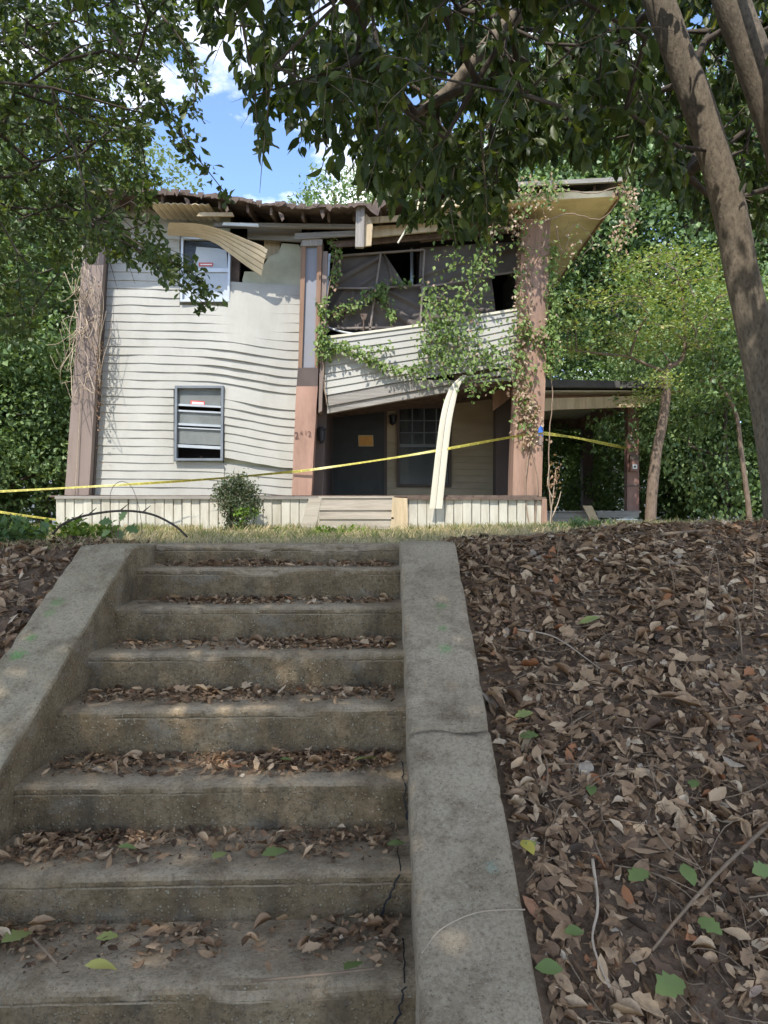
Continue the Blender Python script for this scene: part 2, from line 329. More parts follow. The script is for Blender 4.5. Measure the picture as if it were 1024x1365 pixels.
def concrete(name, marks=(), riser=True, base=((0.40, 0.305, 0.195), (0.66, 0.53, 0.365))):
    m, nt, b, o = new_mat(name)
    v = coords(nt)
    c = ramp(nt, noise_t(nt, v, 2.6, 8, 0.65), [(0.28, base[0]), (0.72, base[1])])
    grime = ramp(nt, noise_t(nt, v, 7, 10, 0.78), [(0.34, (0.42, 0.38, 0.32)), (0.52, (1, 1, 1))])
    c = mixc(nt, 0.8, c, grime, 'MULTIPLY')
    fine = noise_t(nt, v, 85, 6, 0.85)
    sand = ramp(nt, fine, [(0.34, (0.36, 0.34, 0.31)), (0.5, (0.92, 0.91, 0.9)), (0.66, (1, 1, 1))])
    c = mixc(nt, 0.9, c, sand, 'MULTIPLY')
    c = mixc(nt, ramp(nt, noise_t(nt, v, 130, 3, 0.8), [(0.60, 0.0), (0.70, 0.75)]), c, (0.62, 0.57, 0.47))
    c = mixc(nt, ramp(nt, vor_t(nt, v, 34), [(0.06, 0.7), (0.12, 0.0)]), c, (0.10, 0.085, 0.065))
    h = math_n(nt, 'ADD', fine, math_n(nt, 'MULTIPLY', noise_t(nt, v, 24, 6, 0.7), 0.8))
    if riser:
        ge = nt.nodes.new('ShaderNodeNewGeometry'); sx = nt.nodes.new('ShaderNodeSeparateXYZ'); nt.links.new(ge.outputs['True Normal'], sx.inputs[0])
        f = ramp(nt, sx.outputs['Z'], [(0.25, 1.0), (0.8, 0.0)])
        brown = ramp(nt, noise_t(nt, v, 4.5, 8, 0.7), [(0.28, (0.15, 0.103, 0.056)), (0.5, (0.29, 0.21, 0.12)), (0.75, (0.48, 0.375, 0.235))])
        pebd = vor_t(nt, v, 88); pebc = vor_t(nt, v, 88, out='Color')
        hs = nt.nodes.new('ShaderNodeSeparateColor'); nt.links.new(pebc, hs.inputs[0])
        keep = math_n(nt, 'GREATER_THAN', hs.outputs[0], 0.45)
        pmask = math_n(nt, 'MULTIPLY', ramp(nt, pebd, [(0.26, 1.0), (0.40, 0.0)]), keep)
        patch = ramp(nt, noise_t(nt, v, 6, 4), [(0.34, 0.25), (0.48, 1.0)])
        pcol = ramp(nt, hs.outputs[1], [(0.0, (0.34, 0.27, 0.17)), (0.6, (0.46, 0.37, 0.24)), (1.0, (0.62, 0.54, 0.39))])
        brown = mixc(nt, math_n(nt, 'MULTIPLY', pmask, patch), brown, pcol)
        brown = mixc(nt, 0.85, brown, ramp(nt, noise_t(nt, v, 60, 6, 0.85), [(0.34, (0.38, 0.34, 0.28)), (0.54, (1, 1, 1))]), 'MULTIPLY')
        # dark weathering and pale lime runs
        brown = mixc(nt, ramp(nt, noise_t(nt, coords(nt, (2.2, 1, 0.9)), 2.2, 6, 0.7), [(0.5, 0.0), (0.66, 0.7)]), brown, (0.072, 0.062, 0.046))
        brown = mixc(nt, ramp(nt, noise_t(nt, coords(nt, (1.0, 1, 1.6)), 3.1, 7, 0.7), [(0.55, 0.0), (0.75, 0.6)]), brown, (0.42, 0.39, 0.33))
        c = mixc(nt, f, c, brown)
        h = math_n(nt, 'ADD', h, math_n(nt, 'MULTIPLY', math_n(nt, 'MULTIPLY', pmask, f), 0.9))
    for (mx, my, mz_, r, col) in marks:
        d = nt.nodes.new('ShaderNodeVectorMath'); d.operation = 'DISTANCE'; nt.links.new(v, d.inputs[0]); d.inputs[1].default_value = (mx, my, mz_)
        dd = math_n(nt, 'ADD', math_n(nt, 'DIVIDE', d.outputs['Value'], r * 1.5), math_n(nt, 'MULTIPLY', noise_t(nt, v, 75, 6, 0.9), 3.2))
        c = mixc(nt, math_n(nt, 'MULTIPLY', math_n(nt, 'LESS_THAN', dd, 1.95), 0.5), c, col)
    nt.links.new(c, b.inputs['Base Color']); b.inputs['Roughness'].default_value = 0.92; b.inputs['Specular IOR Level'].default_value = 0.25
    bump(nt, b, h, 1.0, 0.012)
    return m
MT['step'] = concrete('step concrete')
MT['walk'] = concrete('sidewalk concrete', riser=False)

# ------------------------------------------------------------------ ground
def sstep(t):
    t = np.clip(t, 0, 1); return t * t * (3 - 2 * t)

def top_z(x, y):
    return 1.485 + 0.11 * sstep((x - 0.5) / 1.6) * (1 - 0.75 * sstep((y - 7.0) / 5.0)) - 0.02 * sstep((y - 5) / 6)

def ground_z(x, y):
    x = np.asarray(x, float); y = np.asarray(y, float)
    yc = 4.3 + 0.5 * sstep((x - 0.6) / 2.0)
    t = np.clip((y - 0.95) / (yc - 0.95), 0, 1)
    z = top_z(x, y) * np.clip(t + 0.085 * np.sin(np.pi * t), 0, 1)
    z = z + 0.030 * np.sin(2.3 * x + 1.1 * y) * np.sin(np.pi * t) + 0.018 * np.sin(5.1 * x - 3.7 * y + 1) * np.sin(np.pi * t)
    z = z + 0.012 * np.sin(7.3 * x + 1.9 * y) * (t >= 1)
    # far ground falls gently so that it never rises past the eye
    z = z - 0.0 * y
    # pocket under the flight of steps
    px = sstep((x + 1.47) / 0.12) * sstep((0.31 - x) / 0.12)
    py = sstep((4.36 - y) / 0.1) * (y > -0.5)
    return np.where(y < 0.9, np.where((y < -0.8) & (y > -9.2), -0.34, -0.012), z) - px * py * 0.42 * (y > 0.9)

def gz(x, y): return float(ground_z(x, y))

xs = np.unique(np.concatenate([[-400, -150, -60, -30, -20, -14], np.linspace(-10, -1.8, 42), np.linspace(-1.7, -1.3, 12), np.linspace(-1.2, 0.06, 10), np.linspace(0.1, 0.5, 12), np.linspace(0.55, 6, 60), np.linspace(6.5, 12, 12), [16, 22, 35, 60, 150, 400]]))
ys = np.unique(np.concatenate([[-400, -100, -30, -10, -9.3, -9.15, -4, -0.9, -0.78, -0.5, 0.5], np.linspace(0.9, 5.6, 75), np.linspace(5.8, 14, 34), [16, 19, 23, 30, 45, 70, 120, 250, 500]]))
gx, gy = np.meshgrid(xs, ys); gzv = ground_z(gx, gy)
nx_, ny_ = len(xs), len(ys)
for j in range(ny_):
    for i in range(nx_):
        if 0.9 < gy[j, i] < 14 and abs(gx[j, i]) < 12: gzv[j, i] += 0.016 * nz(gx[j, i], gy[j, i], 0, 4.0) + 0.010 * nz(gx[j, i], gy[j, i], 3, 11.0)
idx = np.arange(nx_ * ny_).reshape(ny_, nx_)
q = np.stack([idx[:-1, :-1], idx[:-1, 1:], idx[1:, 1:], idx[1:, :-1]], -1).reshape(-1, 4)
me = np_mesh('ground', np.stack([gx, gy, gzv], -1).reshape(-1, 3), q.ravel(), np.full(len(q), 4), MT['soil'], smooth=True)
tag(link('ground', me), 'brown soil bank and dry lawn under the house', 'ground', kind='structure')
sw = MB(); sw.box((-30, -0.75, -0.15), (30, 0.93, 0.0)); sw.build('sidewalk', MT['walk'])
tag(bpy.data.objects['sidewalk'], 'grey concrete sidewalk at the foot of the steps', 'sidewalk', kind='structure')

MT['asphalt'] = surf('worn pale asphalt', (0.15, 0.145, 0.135), (0.24, 0.23, 0.215), 5, (1, 1, 1), 0.95, 0.5, 90)
MB().box((-60, -9.0, -0.30), (60, -1.05, -0.135)).build('road', MT['asphalt']); tag(bpy.data.objects['road'], 'worn grey road added out of view to bounce sunlight onto the steps', 'road', kind='structure')  # unseen pale road added to bounce sunlight onto the risers
MB().box((-30, -1.05, -0.30), (30, -0.752, -0.004)).build('kerb', MT['walk']); tag(bpy.data.objects['kerb'], 'concrete kerb between the road and the sidewalk', 'kerb', kind='structure')

# ------------------------------------------------------------------ concrete steps
STEP_D = [4.173 - 0.32 * k for k in range(10)]
STEP_Z = [EYE - h for h in (0.117, 0.2245, 0.381, 0.5365, 0.688, 0.859, 1.017, 1.152, 1.305, 1.455)]
TILT = [0, 0, 0.003, 0.008, 0.014, 0.016, 0.022, 0.028, 0.02, 0.01]
XL, XR = -1.228, 0.080
stairs = empty('concrete_steps', (-0.57, 0.95, 0), 'flight of stained concrete steps scattered with dead leaves', 'steps')
def step_z(k, x): return STEP_Z[k] - TILT[k] * (XR - x) / (XR - XL)
for k in range(10):
    D, zt = STEP_D[k], STEP_Z[k]
    zb = STEP_Z[k + 1] - 0.06 if k < 9 else -0.05
    depth = 0.30 if k == 0 else 0.345
    prof = [(D + depth, 0.0), (D + 0.25, 0), (D + 0.16, -0.001), (D + 0.09, 0.0), (D + 0.045, 0.0), (D + 0.022, -0.002), (D + 0.009, -0.007), (D + 0.002, -0.016), (D, -0.026), (D + 0.0005, -0.031), (D + 0.006, -0.034), (D + 0.002, -0.038)]
    hh = zt - zb
    prof += [(D + 0.002 + 0.004 * t, -0.038 - (hh - 0.038) * t) for t in (0.12, 0.25, 0.4, 0.55, 0.7, 0.85, 1.0)]
    n = 110; V = []
    for i in range(n + 1):
        x = XL - 0.02 + (XR - XL + 0.04) * i / n
        wob = 0.006 * nz(x, k * 3.1, 0, 2.2) + 0.0035 * nz(x, k, 5, 9)
        for (y, dz) in prof:
            chip = 0
            edge = math.exp(-((y - D) / 0.03) ** 2) * math.exp(-(dz / 0.035) ** 2)
            cn = nz(x, k * 7.7, 2, 7) + 0.6 * nz(x, k * 2.3, 9, 23)
            chip = max(0, cn - 0.05) * 0.034 * edge + max(0, nz(x, k * 5.3, 4, 3.1) - 0.3) * 0.05 * edge
            if -0.0385 < dz < -0.030 and y < D + 0.05: y = D + (y - D) * max(0.0, min(1.6, 0.9 + 3.2 * nz(x, k * 1.7, 6, 1.6) + 1.2 * nz(x, k, 8, 8)))
            V.append((x, y + wob * (1 if y < D + 0.1 else 0) + chip + 0.0016 * nz(x, y * 3, dz, 30), zt + dz + step_z(k, x) - zt - chip * 0.8 + 0.0016 * nz(x, y, dz + 4, 26)))
    m = len(prof); Fc = []
    for i in range(n):
        for j in range(m - 1):
            a = i * m + j; Fc.append((a, a + 1, a + m + 1, a + m))
    # solid back and ends
    o = len(V); V += [(XL - 0.02, D + depth, zb), (XR + 0.02, D + depth, zb)]
    Fc.append((o, o + 1, n * m, 0)); Fc.append((o, m - 1, n * m + m - 1, o + 1)[::-1])
    Fc.append(tuple(range(m)) + (o,)); Fc.append(tuple(n * m + j for j in range(m))[::-1] + (o + 1,))
    mesh_obj('step', V, Fc, MT['step'], stairs, True)

def cheek(parent, x0, x1, y0, y1, zfun, mat, seed, cut0=None, cut1=None):
    """sloping concrete side wall; (x0..x1) wide, from y0 (low) to y1 (high); cut* roughen the ends"""
    n = 90; r = 0.016
    sec = [(x0, -1.0), (x0, -0.35), (x0, -0.2), (x0, -0.1), (x0, -0.05), (x0, -r)] + [(x0 + r * 0.3, -r * 0.3), (x0 + r, 0)]
    sec += [(x0 + (x1 - x0) * t, 0) for t in (0.15, 0.3, 0.45, 0.6, 0.75, 0.88)] + [(x1 - r, 0), (x1 - r * 0.3, -r * 0.3), (x1, -r), (x1, -0.05), (x1, -0.12), (x1, -0.3), (x1, -1.0)]
    m = len(sec); V = []; Fc = []
    for i in range(n + 1):
        for (x, dz) in sec:
            a, b = y0, y1
            if cut0: a = y0 + cut0(x)
            if cut1: b = y1 + cut1(x)
            y = a + (b - a) * i / n
            z = zfun(y)
            edge = (math.exp(-((x - x0) / 0.02) ** 2) + math.exp(-((x - x1) / 0.02) ** 2)) * math.exp(-(dz / 0.03) ** 2)
            ch = max(0, nz(x * 3, y, seed, 6) + 0.6 * nz(x, y, seed + 3, 19) - 0.1) * 0.016 * edge
            dz2 = dz if dz > -0.9 else (-0.05 - z)
            V.append((x + 0.003 * nz(y, dz, seed, 5) + ch * (1 if x < (x0 + x1) / 2 else -1), y, z + dz2 - ch + (0.004 * nz(x, y, seed, 4) + 0.0014 * nz(x, y, seed, 25)) * (dz > -0.9)))
    for i in range(n):
        for j in range(m - 1):
            a = i * m + j; Fc.append((a, a + m, a + m + 1, a + 1))
    Fc.append(tuple(range(m))); Fc.append(tuple(n * m + j for j in range(m))[::-1])
    return mesh_obj('wall_slab', V, Fc, mat, parent, True)

def rz(y): return EYE - 0.104 - 0.482 * max(0, 3.83 - y) - 0.0 * y
def lz(y): return EYE - 0.112 - 0.518 * max(0, 3.80 - y) + 0.03 * max(0, 1.6 - y)
marks_r = [(*P(588, 825, 3.30), 0.035, (0.10, 0.32, 0.08)), (*P(592, 855, 3.15), 0.030, (0.10, 0.32, 0.08)), (*P(594, 882, 3.02), 0.045, (0.12, 0.40, 0.10)), (*P(655, 1150, 2.10), 0.03, (0.34, 0.44, 0.33))]
marks_l = [(*P(75, 815, 3.35), 0.05, (0.16, 0.36, 0.10)), (*P(66, 828, 3.28), 0.04, (0.16, 0.36, 0.10)), (*P(42, 858, 3.12), 0.035, (0.10, 0.42, 0.08)), (*P(24, 884, 3.02), 0.05, (0.10, 0.46, 0.08))]
def onto(marks, zf): return [(a, b, zf(b), r, c) for (a, b, _, r, c) in marks]
MT['cheek_r'] = concrete('right side wall concrete', onto(marks_r, rz), False, ((0.42, 0.335, 0.225), (0.62, 0.51, 0.365)))
MT['cheek_l'] = concrete('left side wall concrete', onto(marks_l, lz), True, ((0.43, 0.35, 0.23), (0.63, 0.525, 0.37)))
wr = empty('concrete_side_wall', (0.22, 0.95, 0), 'cracked concrete side wall of the steps beside the leafy bank with green paint dabs', 'wall')
crk = lambda x: 0.022 * nz(x, 3, 1, 9) + 0.010 * nz(x, 1, 1, 40)
cheek(wr, 0.080, 0.358, 0.92, 2.588, rz, MT['cheek_r'], 1, None, crk)
cheek(wr, 0.082, 0.356, 2.600, 4.24, lambda y: rz(y) + 0.004, MT['cheek_r'], 2, crk, None)
wl = empty('concrete_side_wall', (-1.36, 0.95, 0), 'uncracked concrete side wall of the steps opposite the leafy bank with green paint flecks', 'wall')
cheek(wl, -1.495, -1.232, 0.92, 4.24, lz, MT['cheek_l'], 5)

# cracks where the steps part from the right side wall
def crack(pts, w, name='crack'):
    mb = MB(); L = [Vector(p) for p in pts]
    V = []; 
    for i, p in enumerate(L):
        ww = w * (0.5 + 0.9 * abs(nz(i, 2, w * 50, 1.3)))
        V += [p + Vector((-ww, 0, ww * 0.2)), p + Vector((ww, 0, -ww * 0.2))]
    Fc = [(2 * i, 2 * i + 1, 2 * i + 3, 2 * i + 2) for i in range(len(L) - 1)]
    mb.add(V, Fc); return mb.build(name, MT['black'], stairs)
def crack_step(k, xs_, x_run):
    D = STEP_D[k]; pts = []
    for i in range(14):
        t = i / 13; x = xs_ + x_run * t + 0.012 * nz(i, k, 7, 0.9)
        pts.append((x, D - 0.006, step_z(k, x) - 0.004 - 0.125 * t))
    crack(pts, 0.004)
    crack([(xs_ + 0.01 * nz(i, k, 3, 1.1), D - 0.004 + 0.03 * i, step_z(k, xs_) + 0.0035) for i in range(8)], 0.003)
crack_step(6, 0.045, -0.06); crack_step(7, 0.052, -0.03); crack_step(5, 0.066, 0.008)

# ------------------------------------------------------------------ leaf shapes
def leaf_shape(w=0.24, peak=0.5, fold=0.15, curl=0.2, twist=0.0, lobes=0.0, ns=5, cup=0.0, seed=0, jit=0.12, zj=0.012, roll=0.0, torn=1.0):
    rs = random.Random(seed); V = [(0, 0, 0)]; Fc = []; n = ns - 1
    for i in range(1, ns):
        t = i / ns * torn; e = math.log(0.5) / math.log(peak)
        hw = w * math.sin(math.pi * t ** e) ** 0.85
        if lobes: hw *= 1 + lobes * (1 if i % 2 else -1)
        z = -curl * (t * t) ; a = twist * (t - 0.5)
        for s in (-1, 0, 1):
            x = s * hw * (1 + rs.uniform(-jit, jit)) * (1 - 0.6 * roll); zz = z + abs(s) * (fold * hw * 2 + cup * hw) + rs.uniform(-zj, zj) + (roll * hw * rs.uniform(0.6, 1.4) if s else 0)
            V.append((x * math.cos(a) - 0.0, t * (1 - 0.15 * curl * t), zz + x * math.sin(a)))
    V.append((rs.uniform(-0.03, 0.03), (1.0 - 0.15 * curl) * (torn if torn > 0.99 else torn * 0.97), -curl * torn * torn)); tip = len(V) - 1
    Fc += [(0, 2, 1), (0, 3, 2)]
    for i in range(n - 1):
        a = 1 + 3 * i; b = a + 3
        Fc += [(a, a + 1, b + 1, b), (a + 1, a + 2, b + 2, b + 1)]
    a = 1 + 3 * (n - 1); Fc += [(a, a + 1, tip), (a + 1, a + 2, tip)]
    V = np.array(V); V[:, 1] -= 0.0
    return V, Fc

def diamond(w=0.3, fold=0.12):
    return np.array([(0, 0, 0), (-w, 0.45, fold), (0, 1, -0.06), (w, 0.45, fold)]), [(0, 2, 1), (0, 3, 2)]

def frames(axis, hint):
    axis = axis / (np.linalg.norm(axis, axis=1, keepdims=True) + 1e-9)
    side = np.cross(axis, hint); side /= (np.linalg.norm(side, axis=1, keepdims=True) + 1e-9)
    nrm = np.cross(side, axis)
    return np.stack([side, axis, nrm], -1)

def scatter(variants, pos, R, scl, rnd, mat, name, pick=None):
    N = len(pos); pick = RNG.integers(0, len(variants), N) if pick is None else pick
    VV, LL, SS, RR = [], [], [], []; off = 0
    for vi, (v, fc) in enumerate(variants):
        sel = np.where(pick == vi)[0]
        if len(sel) == 0: continue
        m = len(v)
        W = np.einsum('nij,mj->nmi', R[sel], v) * scl[sel][:, None, None] + pos[sel][:, None, :]
        VV.append(W.reshape(-1, 3)); RR.append(np.repeat(rnd[sel], m))
        flat = np.concatenate([np.array(f) for f in fc]); sz = np.array([len(f) for f in fc])
        LL.append((flat[None, :] + (off + m * np.arange(len(sel)))[:, None]).ravel()); SS.append(np.tile(sz, len(sel)))
        off += m * len(sel)
    return np_mesh(name, np.concatenate(VV), np.concatenate(LL), np.concatenate(SS), mat, np.concatenate(RR))

def variant_meshes(variants, mat, rnds, name):
    """one small mesh per shape and tone, shared by the single leaves"""
    out = []
    for v, fc in variants:
        row = []
        for r in rnds:
            row.append(np_mesh(name, v, np.concatenate([np.array(f) for f in fc]), [len(f) for f in fc], mat, np.full(len(v), r)))
        out.append(row)
    return out

def single_leaf(name, me, pos, R, s, parent=None):
    M4 = Matrix([[R[0][0] * s, R[0][1] * s, R[0][2] * s, pos[0]], [R[1][0] * s, R[1][1] * s, R[1][2] * s, pos[1]], [R[2][0] * s, R[2][1] * s, R[2][2] * s, pos[2]], [0, 0, 0, 1]])
    o = bpy.data.objects.new(name, me); COL.objects.link(o)
    if parent is not None: o.parent = parent
    o.matrix_basis = M4
    return o

LITTER = [leaf_shape(U(0.15, 0.26), U(0.4, 0.6), U(-0.25, 0.45), U(-0.3, 0.4), U(-1.3, 1.3), 0.0, 4, U(-0.2, 0.25), i, 0.18, 0.025) for i in range(11)]
LITTER += [leaf_shape(U(0.15, 0.26), U(0.4, 0.6), U(-0.25, 0.45), U(-0.3, 0.4), U(-1.3, 1.3), 0.0, 6, U(-0.2, 0.25), 11 + i, 0.2, 0.025) for i in range(6)]
LITTER += [leaf_shape(U(0.18, 0.26), 0.5, U(0.3, 0.6), U(-0.3, 0.5), U(-1.5, 1.5), 0.0, 5, 0.2, 20 + i, 0.2, 0.03, U(0.2, 0.45)) for i in range(5)]      # rolled up
LITTER += [leaf_shape(U(0.22, 0.34), 0.5, U(-0.2, 0.3), U(-0.2, 0.3), U(-1, 1), 0.1, 4, 0.1, 40 + i, 0.4, 0.04, 0.0, U(0.45, 0.7)) for i in range(5)]   # torn pieces
LITTER += [leaf_shape(U(0.24, 0.32), U(0.5, 0.62), U(-0.1, 0.3), U(-0.2, 0.3), U(-0.7, 0.7), U(0.14, 0.24), 8, U(0, 0.2), 50 + i, 0.2, 0.02) for i in range(4)]   # lobed
CRUMB = [(np.array([(0, 0, 0), (-a, 0.4, b), (0.03, 1, -0.1), (a * 0.8, 0.55, -b)]), [(0, 2, 1), (0, 3, 2)]) for a, b in ((0.3, 0.1), (0.2, 0.2), (0.4, 0.05), (0.06, 0.03), (0.04, 0.1), (0.15, -0.2))]

def litter_field(n, xr, yr, zfun, size, keep=None, tilt=0.45, lift=0.02, seed=0, tone=1.7):
    rg = np.random.default_rng(seed)
    x = rg.uniform(*xr, n); y = rg.uniform(*yr, n)
    if keep is not None:
        k = keep(x, y, rg); x, y = x[k], y[k]; n = len(x)
    z = zfun(x, y)
    th = rg.uniform(0, 2 * np.pi, n)
    axis = np.stack([np.cos(th), np.sin(th), rg.normal(0, tilt, n)], -1)
    e = 0.02; gxn = (zfun(x + e, y) - zfun(x - e, y)) / (2 * e); gyn = (zfun(x, y + e) - zfun(x, y - e)) / (2 * e)
    gxn = np.clip(gxn, -0.7, 0.7); gyn = np.clip(gyn, -0.7, 0.7)
    axis[:, 2] += axis[:, 0] * gxn + axis[:, 1] * gyn
    hint = np.stack([-gxn + rg.normal(0, tilt, n), -gyn + rg.normal(0, tilt, n), np.ones(n)], -1)
    R = frames(axis, hint); s = rg.uniform(size[0], size[1], n) * rg.choice([1, 1, 1, 1.25, 0.7], n)
    pos = np.stack([x, y, z + rg.uniform(0.0, lift, n)], -1)
    # start the leaf at its centre
    pos = pos - R[:, :, 1] * (s * 0.5)[:, None]
    flip = rg.random(n) < 0.35
    R[flip, :, 0] *= -1; R[flip, :, 2] *= -1
    rnd = np.clip(rg.beta(tone, 1.6, n) + 0.16 * patchy(x, y, 3.0, 9.0), 0, 1)
    return pos, R, s, rnd

def gz_v(x, y): return ground_z(x, y)
# fine crumbled mould below, whole leaves on top: right bank, left bank
def patchy(x, y, f, o=0.0): return np.array([nz(a, b, o, f) + 0.5 * nz(a, b, o + 5, f * 2.7) for a, b in zip(x, y)])
def bank_keep(x, y, rg): return (np.abs(x + 0.57) > 0.96) & (rg.random(len(x)) < np.where(y > 5.0, 0.25, 1.0) * np.clip(0.95 + 0.9 * patchy(x, y, 2.1), 0.5, 1.0))
def mk_litter(name, parts, label, crumbs):
    out = []
    for pp, shp in ((parts, LITTER), (crumbs, CRUMB)):
        pos, R, sc_, r = (np.concatenate([p[q] for p in pp]) for q in range(4))
        out.append((pos, R, sc_, r, shp))
    me = scatter(LITTER, *out[0][:4], MT['l_litter'], name); o = link(name, me)
    tag(o, label, 'leaf litter', kind='stuff')
    o2 = link('leaf_crumbs', scatter(CRUMB, *out[1][:4], MT['l_litter'], 'leaf_crumbs'), o); o2['kind'] = 'stuff'
    return o
mk_litter('leaf_litter', [litter_field(31000, (0.36, 4.8), (1.25, 5.5), gz_v, (0.032, 0.066), bank_keep, 0.38, 0.02, 12, 1.5),
                          litter_field(5200, (0.36, 4.6), (1.25, 5.3), gz_v, (0.06, 0.098), bank_keep, 0.32, 0.03, 15, 1.8)], 'brown leaf litter covering the bank beside the cracked side wall',
          [litter_field(74000, (0.36, 4.8), (1.25, 5.6), gz_v, (0.012, 0.034), bank_keep, 0.5, 0.022, 11, 1.4)])
mk_litter('leaf_litter', [litter_field(9500, (-4.4, -1.49), (1.6, 5.4), gz_v, (0.035, 0.085), bank_keep, 0.38, 0.022, 14)], 'brown leaf litter on the bank beside the uncracked side wall',
          [litter_field(20000, (-4.2, -1.49), (1.6, 5.4), gz_v, (0.014, 0.04), bank_keep, 0.5, 0.02, 13, 1.4)])

def tread_zone(k):
    D = STEP_D[k]; return D + 0.02, D + 0.315
tread_parts = []; tread_crumbs = []
for k in range(1, 10):
    y0, y1 = tread_zone(k)
    zf = lambda x, y, k=k: np.array([step_z(k, xx) for xx in np.atleast_1d(x)]) + 0.002
    def kp(x, y, rg, y0=y0, y1=y1, k=k):
        t = (y - y0) / (y1 - y0)
        pn = np.array([nz(xx, k * 4.1, 1, 2.6) for xx in x])
        thin = 0.55 + pn * 0.9
        if k == 6: thin = thin * np.where((x > -0.75) & (x < -0.25), 0.55, 1.0)
        if k == 7: thin = thin * np.where((x > -0.45) & (x < -0.22), 0.35, 1.0)
        return rg.random(len(x)) < np.clip(t * 1.6 - 0.12, 0, 1) * np.clip(thin - 0.05, 0.06, 1)
    a = litter_field(5200, (XL + 0.03, XR - 0.03), (y0 + 0.005, y1), zf, (0.008, 0.026), kp, 0.4, 0.014, 100 + k, 1.4)
    b = litter_field(950, (XL + 0.05, XR - 0.05), (y0 + 0.03, y1 - 0.02), zf, (0.026, 0.058), kp, 0.3, 0.022, 200 + k, 1.7)
    tread_parts.append(b); tread_crumbs.append(a)
mk_litter('leaf_litter', tread_parts, 'crumbled dead leaves lying along the treads of the steps', tread_crumbs)

# single leaves that can be picked out
LIT_T = variant_meshes(LITTER, MT['l_litter'], (0.35, 0.56, 0.72, 0.84, 0.9, 1.0), 'fallen_leaf')
TONE = ('dark brown', 'brown', 'tan', 'pale tan', 'grey brown', 'rusty red brown')
rs = random.Random(3)
def drop_leaf(x, y, zf, size, label, group, me, tilt=0.25, th=None, up=0.012):
    th = rs.uniform(0, 6.283) if th is None else th
    e = 0.02; a = zf(x, y); gx_ = (zf(x + e, y) - zf(x - e, y)) / (2 * e); gy_ = (zf(x, y + e) - zf(x, y - e)) / (2 * e)
    ax = np.array([[math.cos(th), math.sin(th), math.cos(th) * gx_ + math.sin(th) * gy_ + rs.gauss(0, tilt * 0.6)]])
    R = frames(ax, np.array([[-gx_ + rs.gauss(0, tilt), -gy_ + rs.gauss(0, tilt), 1.0]]))[0]
    p = np.array([x, y, a + up]) - R[:, 1] * size * 0.5
    o = single_leaf('fallen_leaf', me, p, R, size)
    return tag(o, label, 'leaf', group)
cnt = 0
while cnt < 215:
    x = 0.42 + 2.6 * rs.random() ** 1.2; y = 1.55 + 2.9 * rs.random() ** 1.25
    px_, py_ = proj((x, y, gz(x, y)))
    if not (0 < px_ < 1024 and py_ < 1385): continue
    t = rs.choices(range(6), (1, 3, 4, 3, 2, 1))[0]; v = rs.randrange(len(LITTER))
    drop_leaf(x, y, gz, 0.055 + 0.055 * rs.random() ** 1.4, '%s dead leaf lying on the bank beside the cracked side wall' % TONE[t], '%s leaves on the bank' % TONE[t], LIT_T[v][t], 0.45, None, rs.uniform(0.015, 0.035)); cnt += 1
ORD = ['', 'top', 'second highest', 'third highest', 'fourth highest', 'fifth highest', 'sixth highest', 'seventh highest']
for k in (2, 3, 4, 5, 6, 7):
    for i in range((0, 0, 4, 8, 10, 14, 17, 20)[k]):
        x = rs.uniform(XL + 0.08, XR - 0.06); y = STEP_D[k] + rs.uniform(0.10, 0.29); t = rs.choices(range(6), (1, 3, 4, 3, 2, 1))[0]
        zf = lambda xx, yy, k=k: step_z(k, xx)
        drop_leaf(x, y, zf, rs.uniform(0.05, 0.085), '%s dead leaf on the %s littered tread' % (TONE[t], ORD[k]), 'leaves on the %s tread' % ORD[k], LIT_T[rs.randrange(len(LITTER))][t], 0.3, None, rs.uniform(0.012, 0.03))
GREEN = variant_meshes([leaf_shape(0.26, 0.5, 0.12, 0.15, 0.3, 0, 5, 0, 90), leaf_shape(0.36, 0.55, 0.05, 0.1, 0.2, 0.2, 8, 0, 91)], MT['l_green'], (0.1, 0.5, 0.9), 'fallen_leaf')
GOLD = variant_meshes([leaf_shape(0.22, 0.5, 0.15, 0.3, 0.5, 0, 5, 0, 92)], MT['l_gold'], (0.2, 0.9), 'fallen_leaf')
def on_bank(px, py):
    """where the pixel's ray meets the bank"""
    D = 1.0
    while D < 6 and P(px, py, D).z > gz(P(px, py, D).x, D): D += 0.01
    return P(px, py, D).x, D
def on_tread(px, py):
    for k in range(9, 0, -1):
        D = (EYE - STEP_Z[k]) * F / (py - HORIZON)
        if STEP_D[k] - 0.02 <= D <= STEP_D[k] + 0.33: return P(px, py, D).x, min(max(D, STEP_D[k] + 0.03), STEP_D[k] + 0.28), k
    return None
for (px, py, sz, mv, tone, ang) in [(785, 842, 0.10, 0, 2, 2.9), (789, 1075, 0.065, 0, 0, 1.2), (918, 1190, 0.085, 0, 1, 1.6), (851, 1194, 0.075, 1, 1, 0.5), (733, 1322, 0.075, 0, 0, 0.1), (893, 1345, 0.09, 1, 1, 0.4), (1016, 1185, 0.07, 1, 1, 0.3), (947, 1262, 0.07, 1, 1, 2.2), (766, 1268, 0.06, 0, 0, 0.2), (698, 972, 0.07, 1, 2, 0.1), (705, 1000, 0.07, 1, 0, 2.6), (925, 1065, 0.05, 1, 0, 1.0), (708, 1150, 0.055, 0, 2, 0.8)]:
    x, y = on_bank(px, py)
    drop_leaf(x, y, gz, sz, 'fresh green leaf fallen on the brown litter of the bank', 'green leaves on the bank', GREEN[mv][tone], 0.15, ang, 0.05)
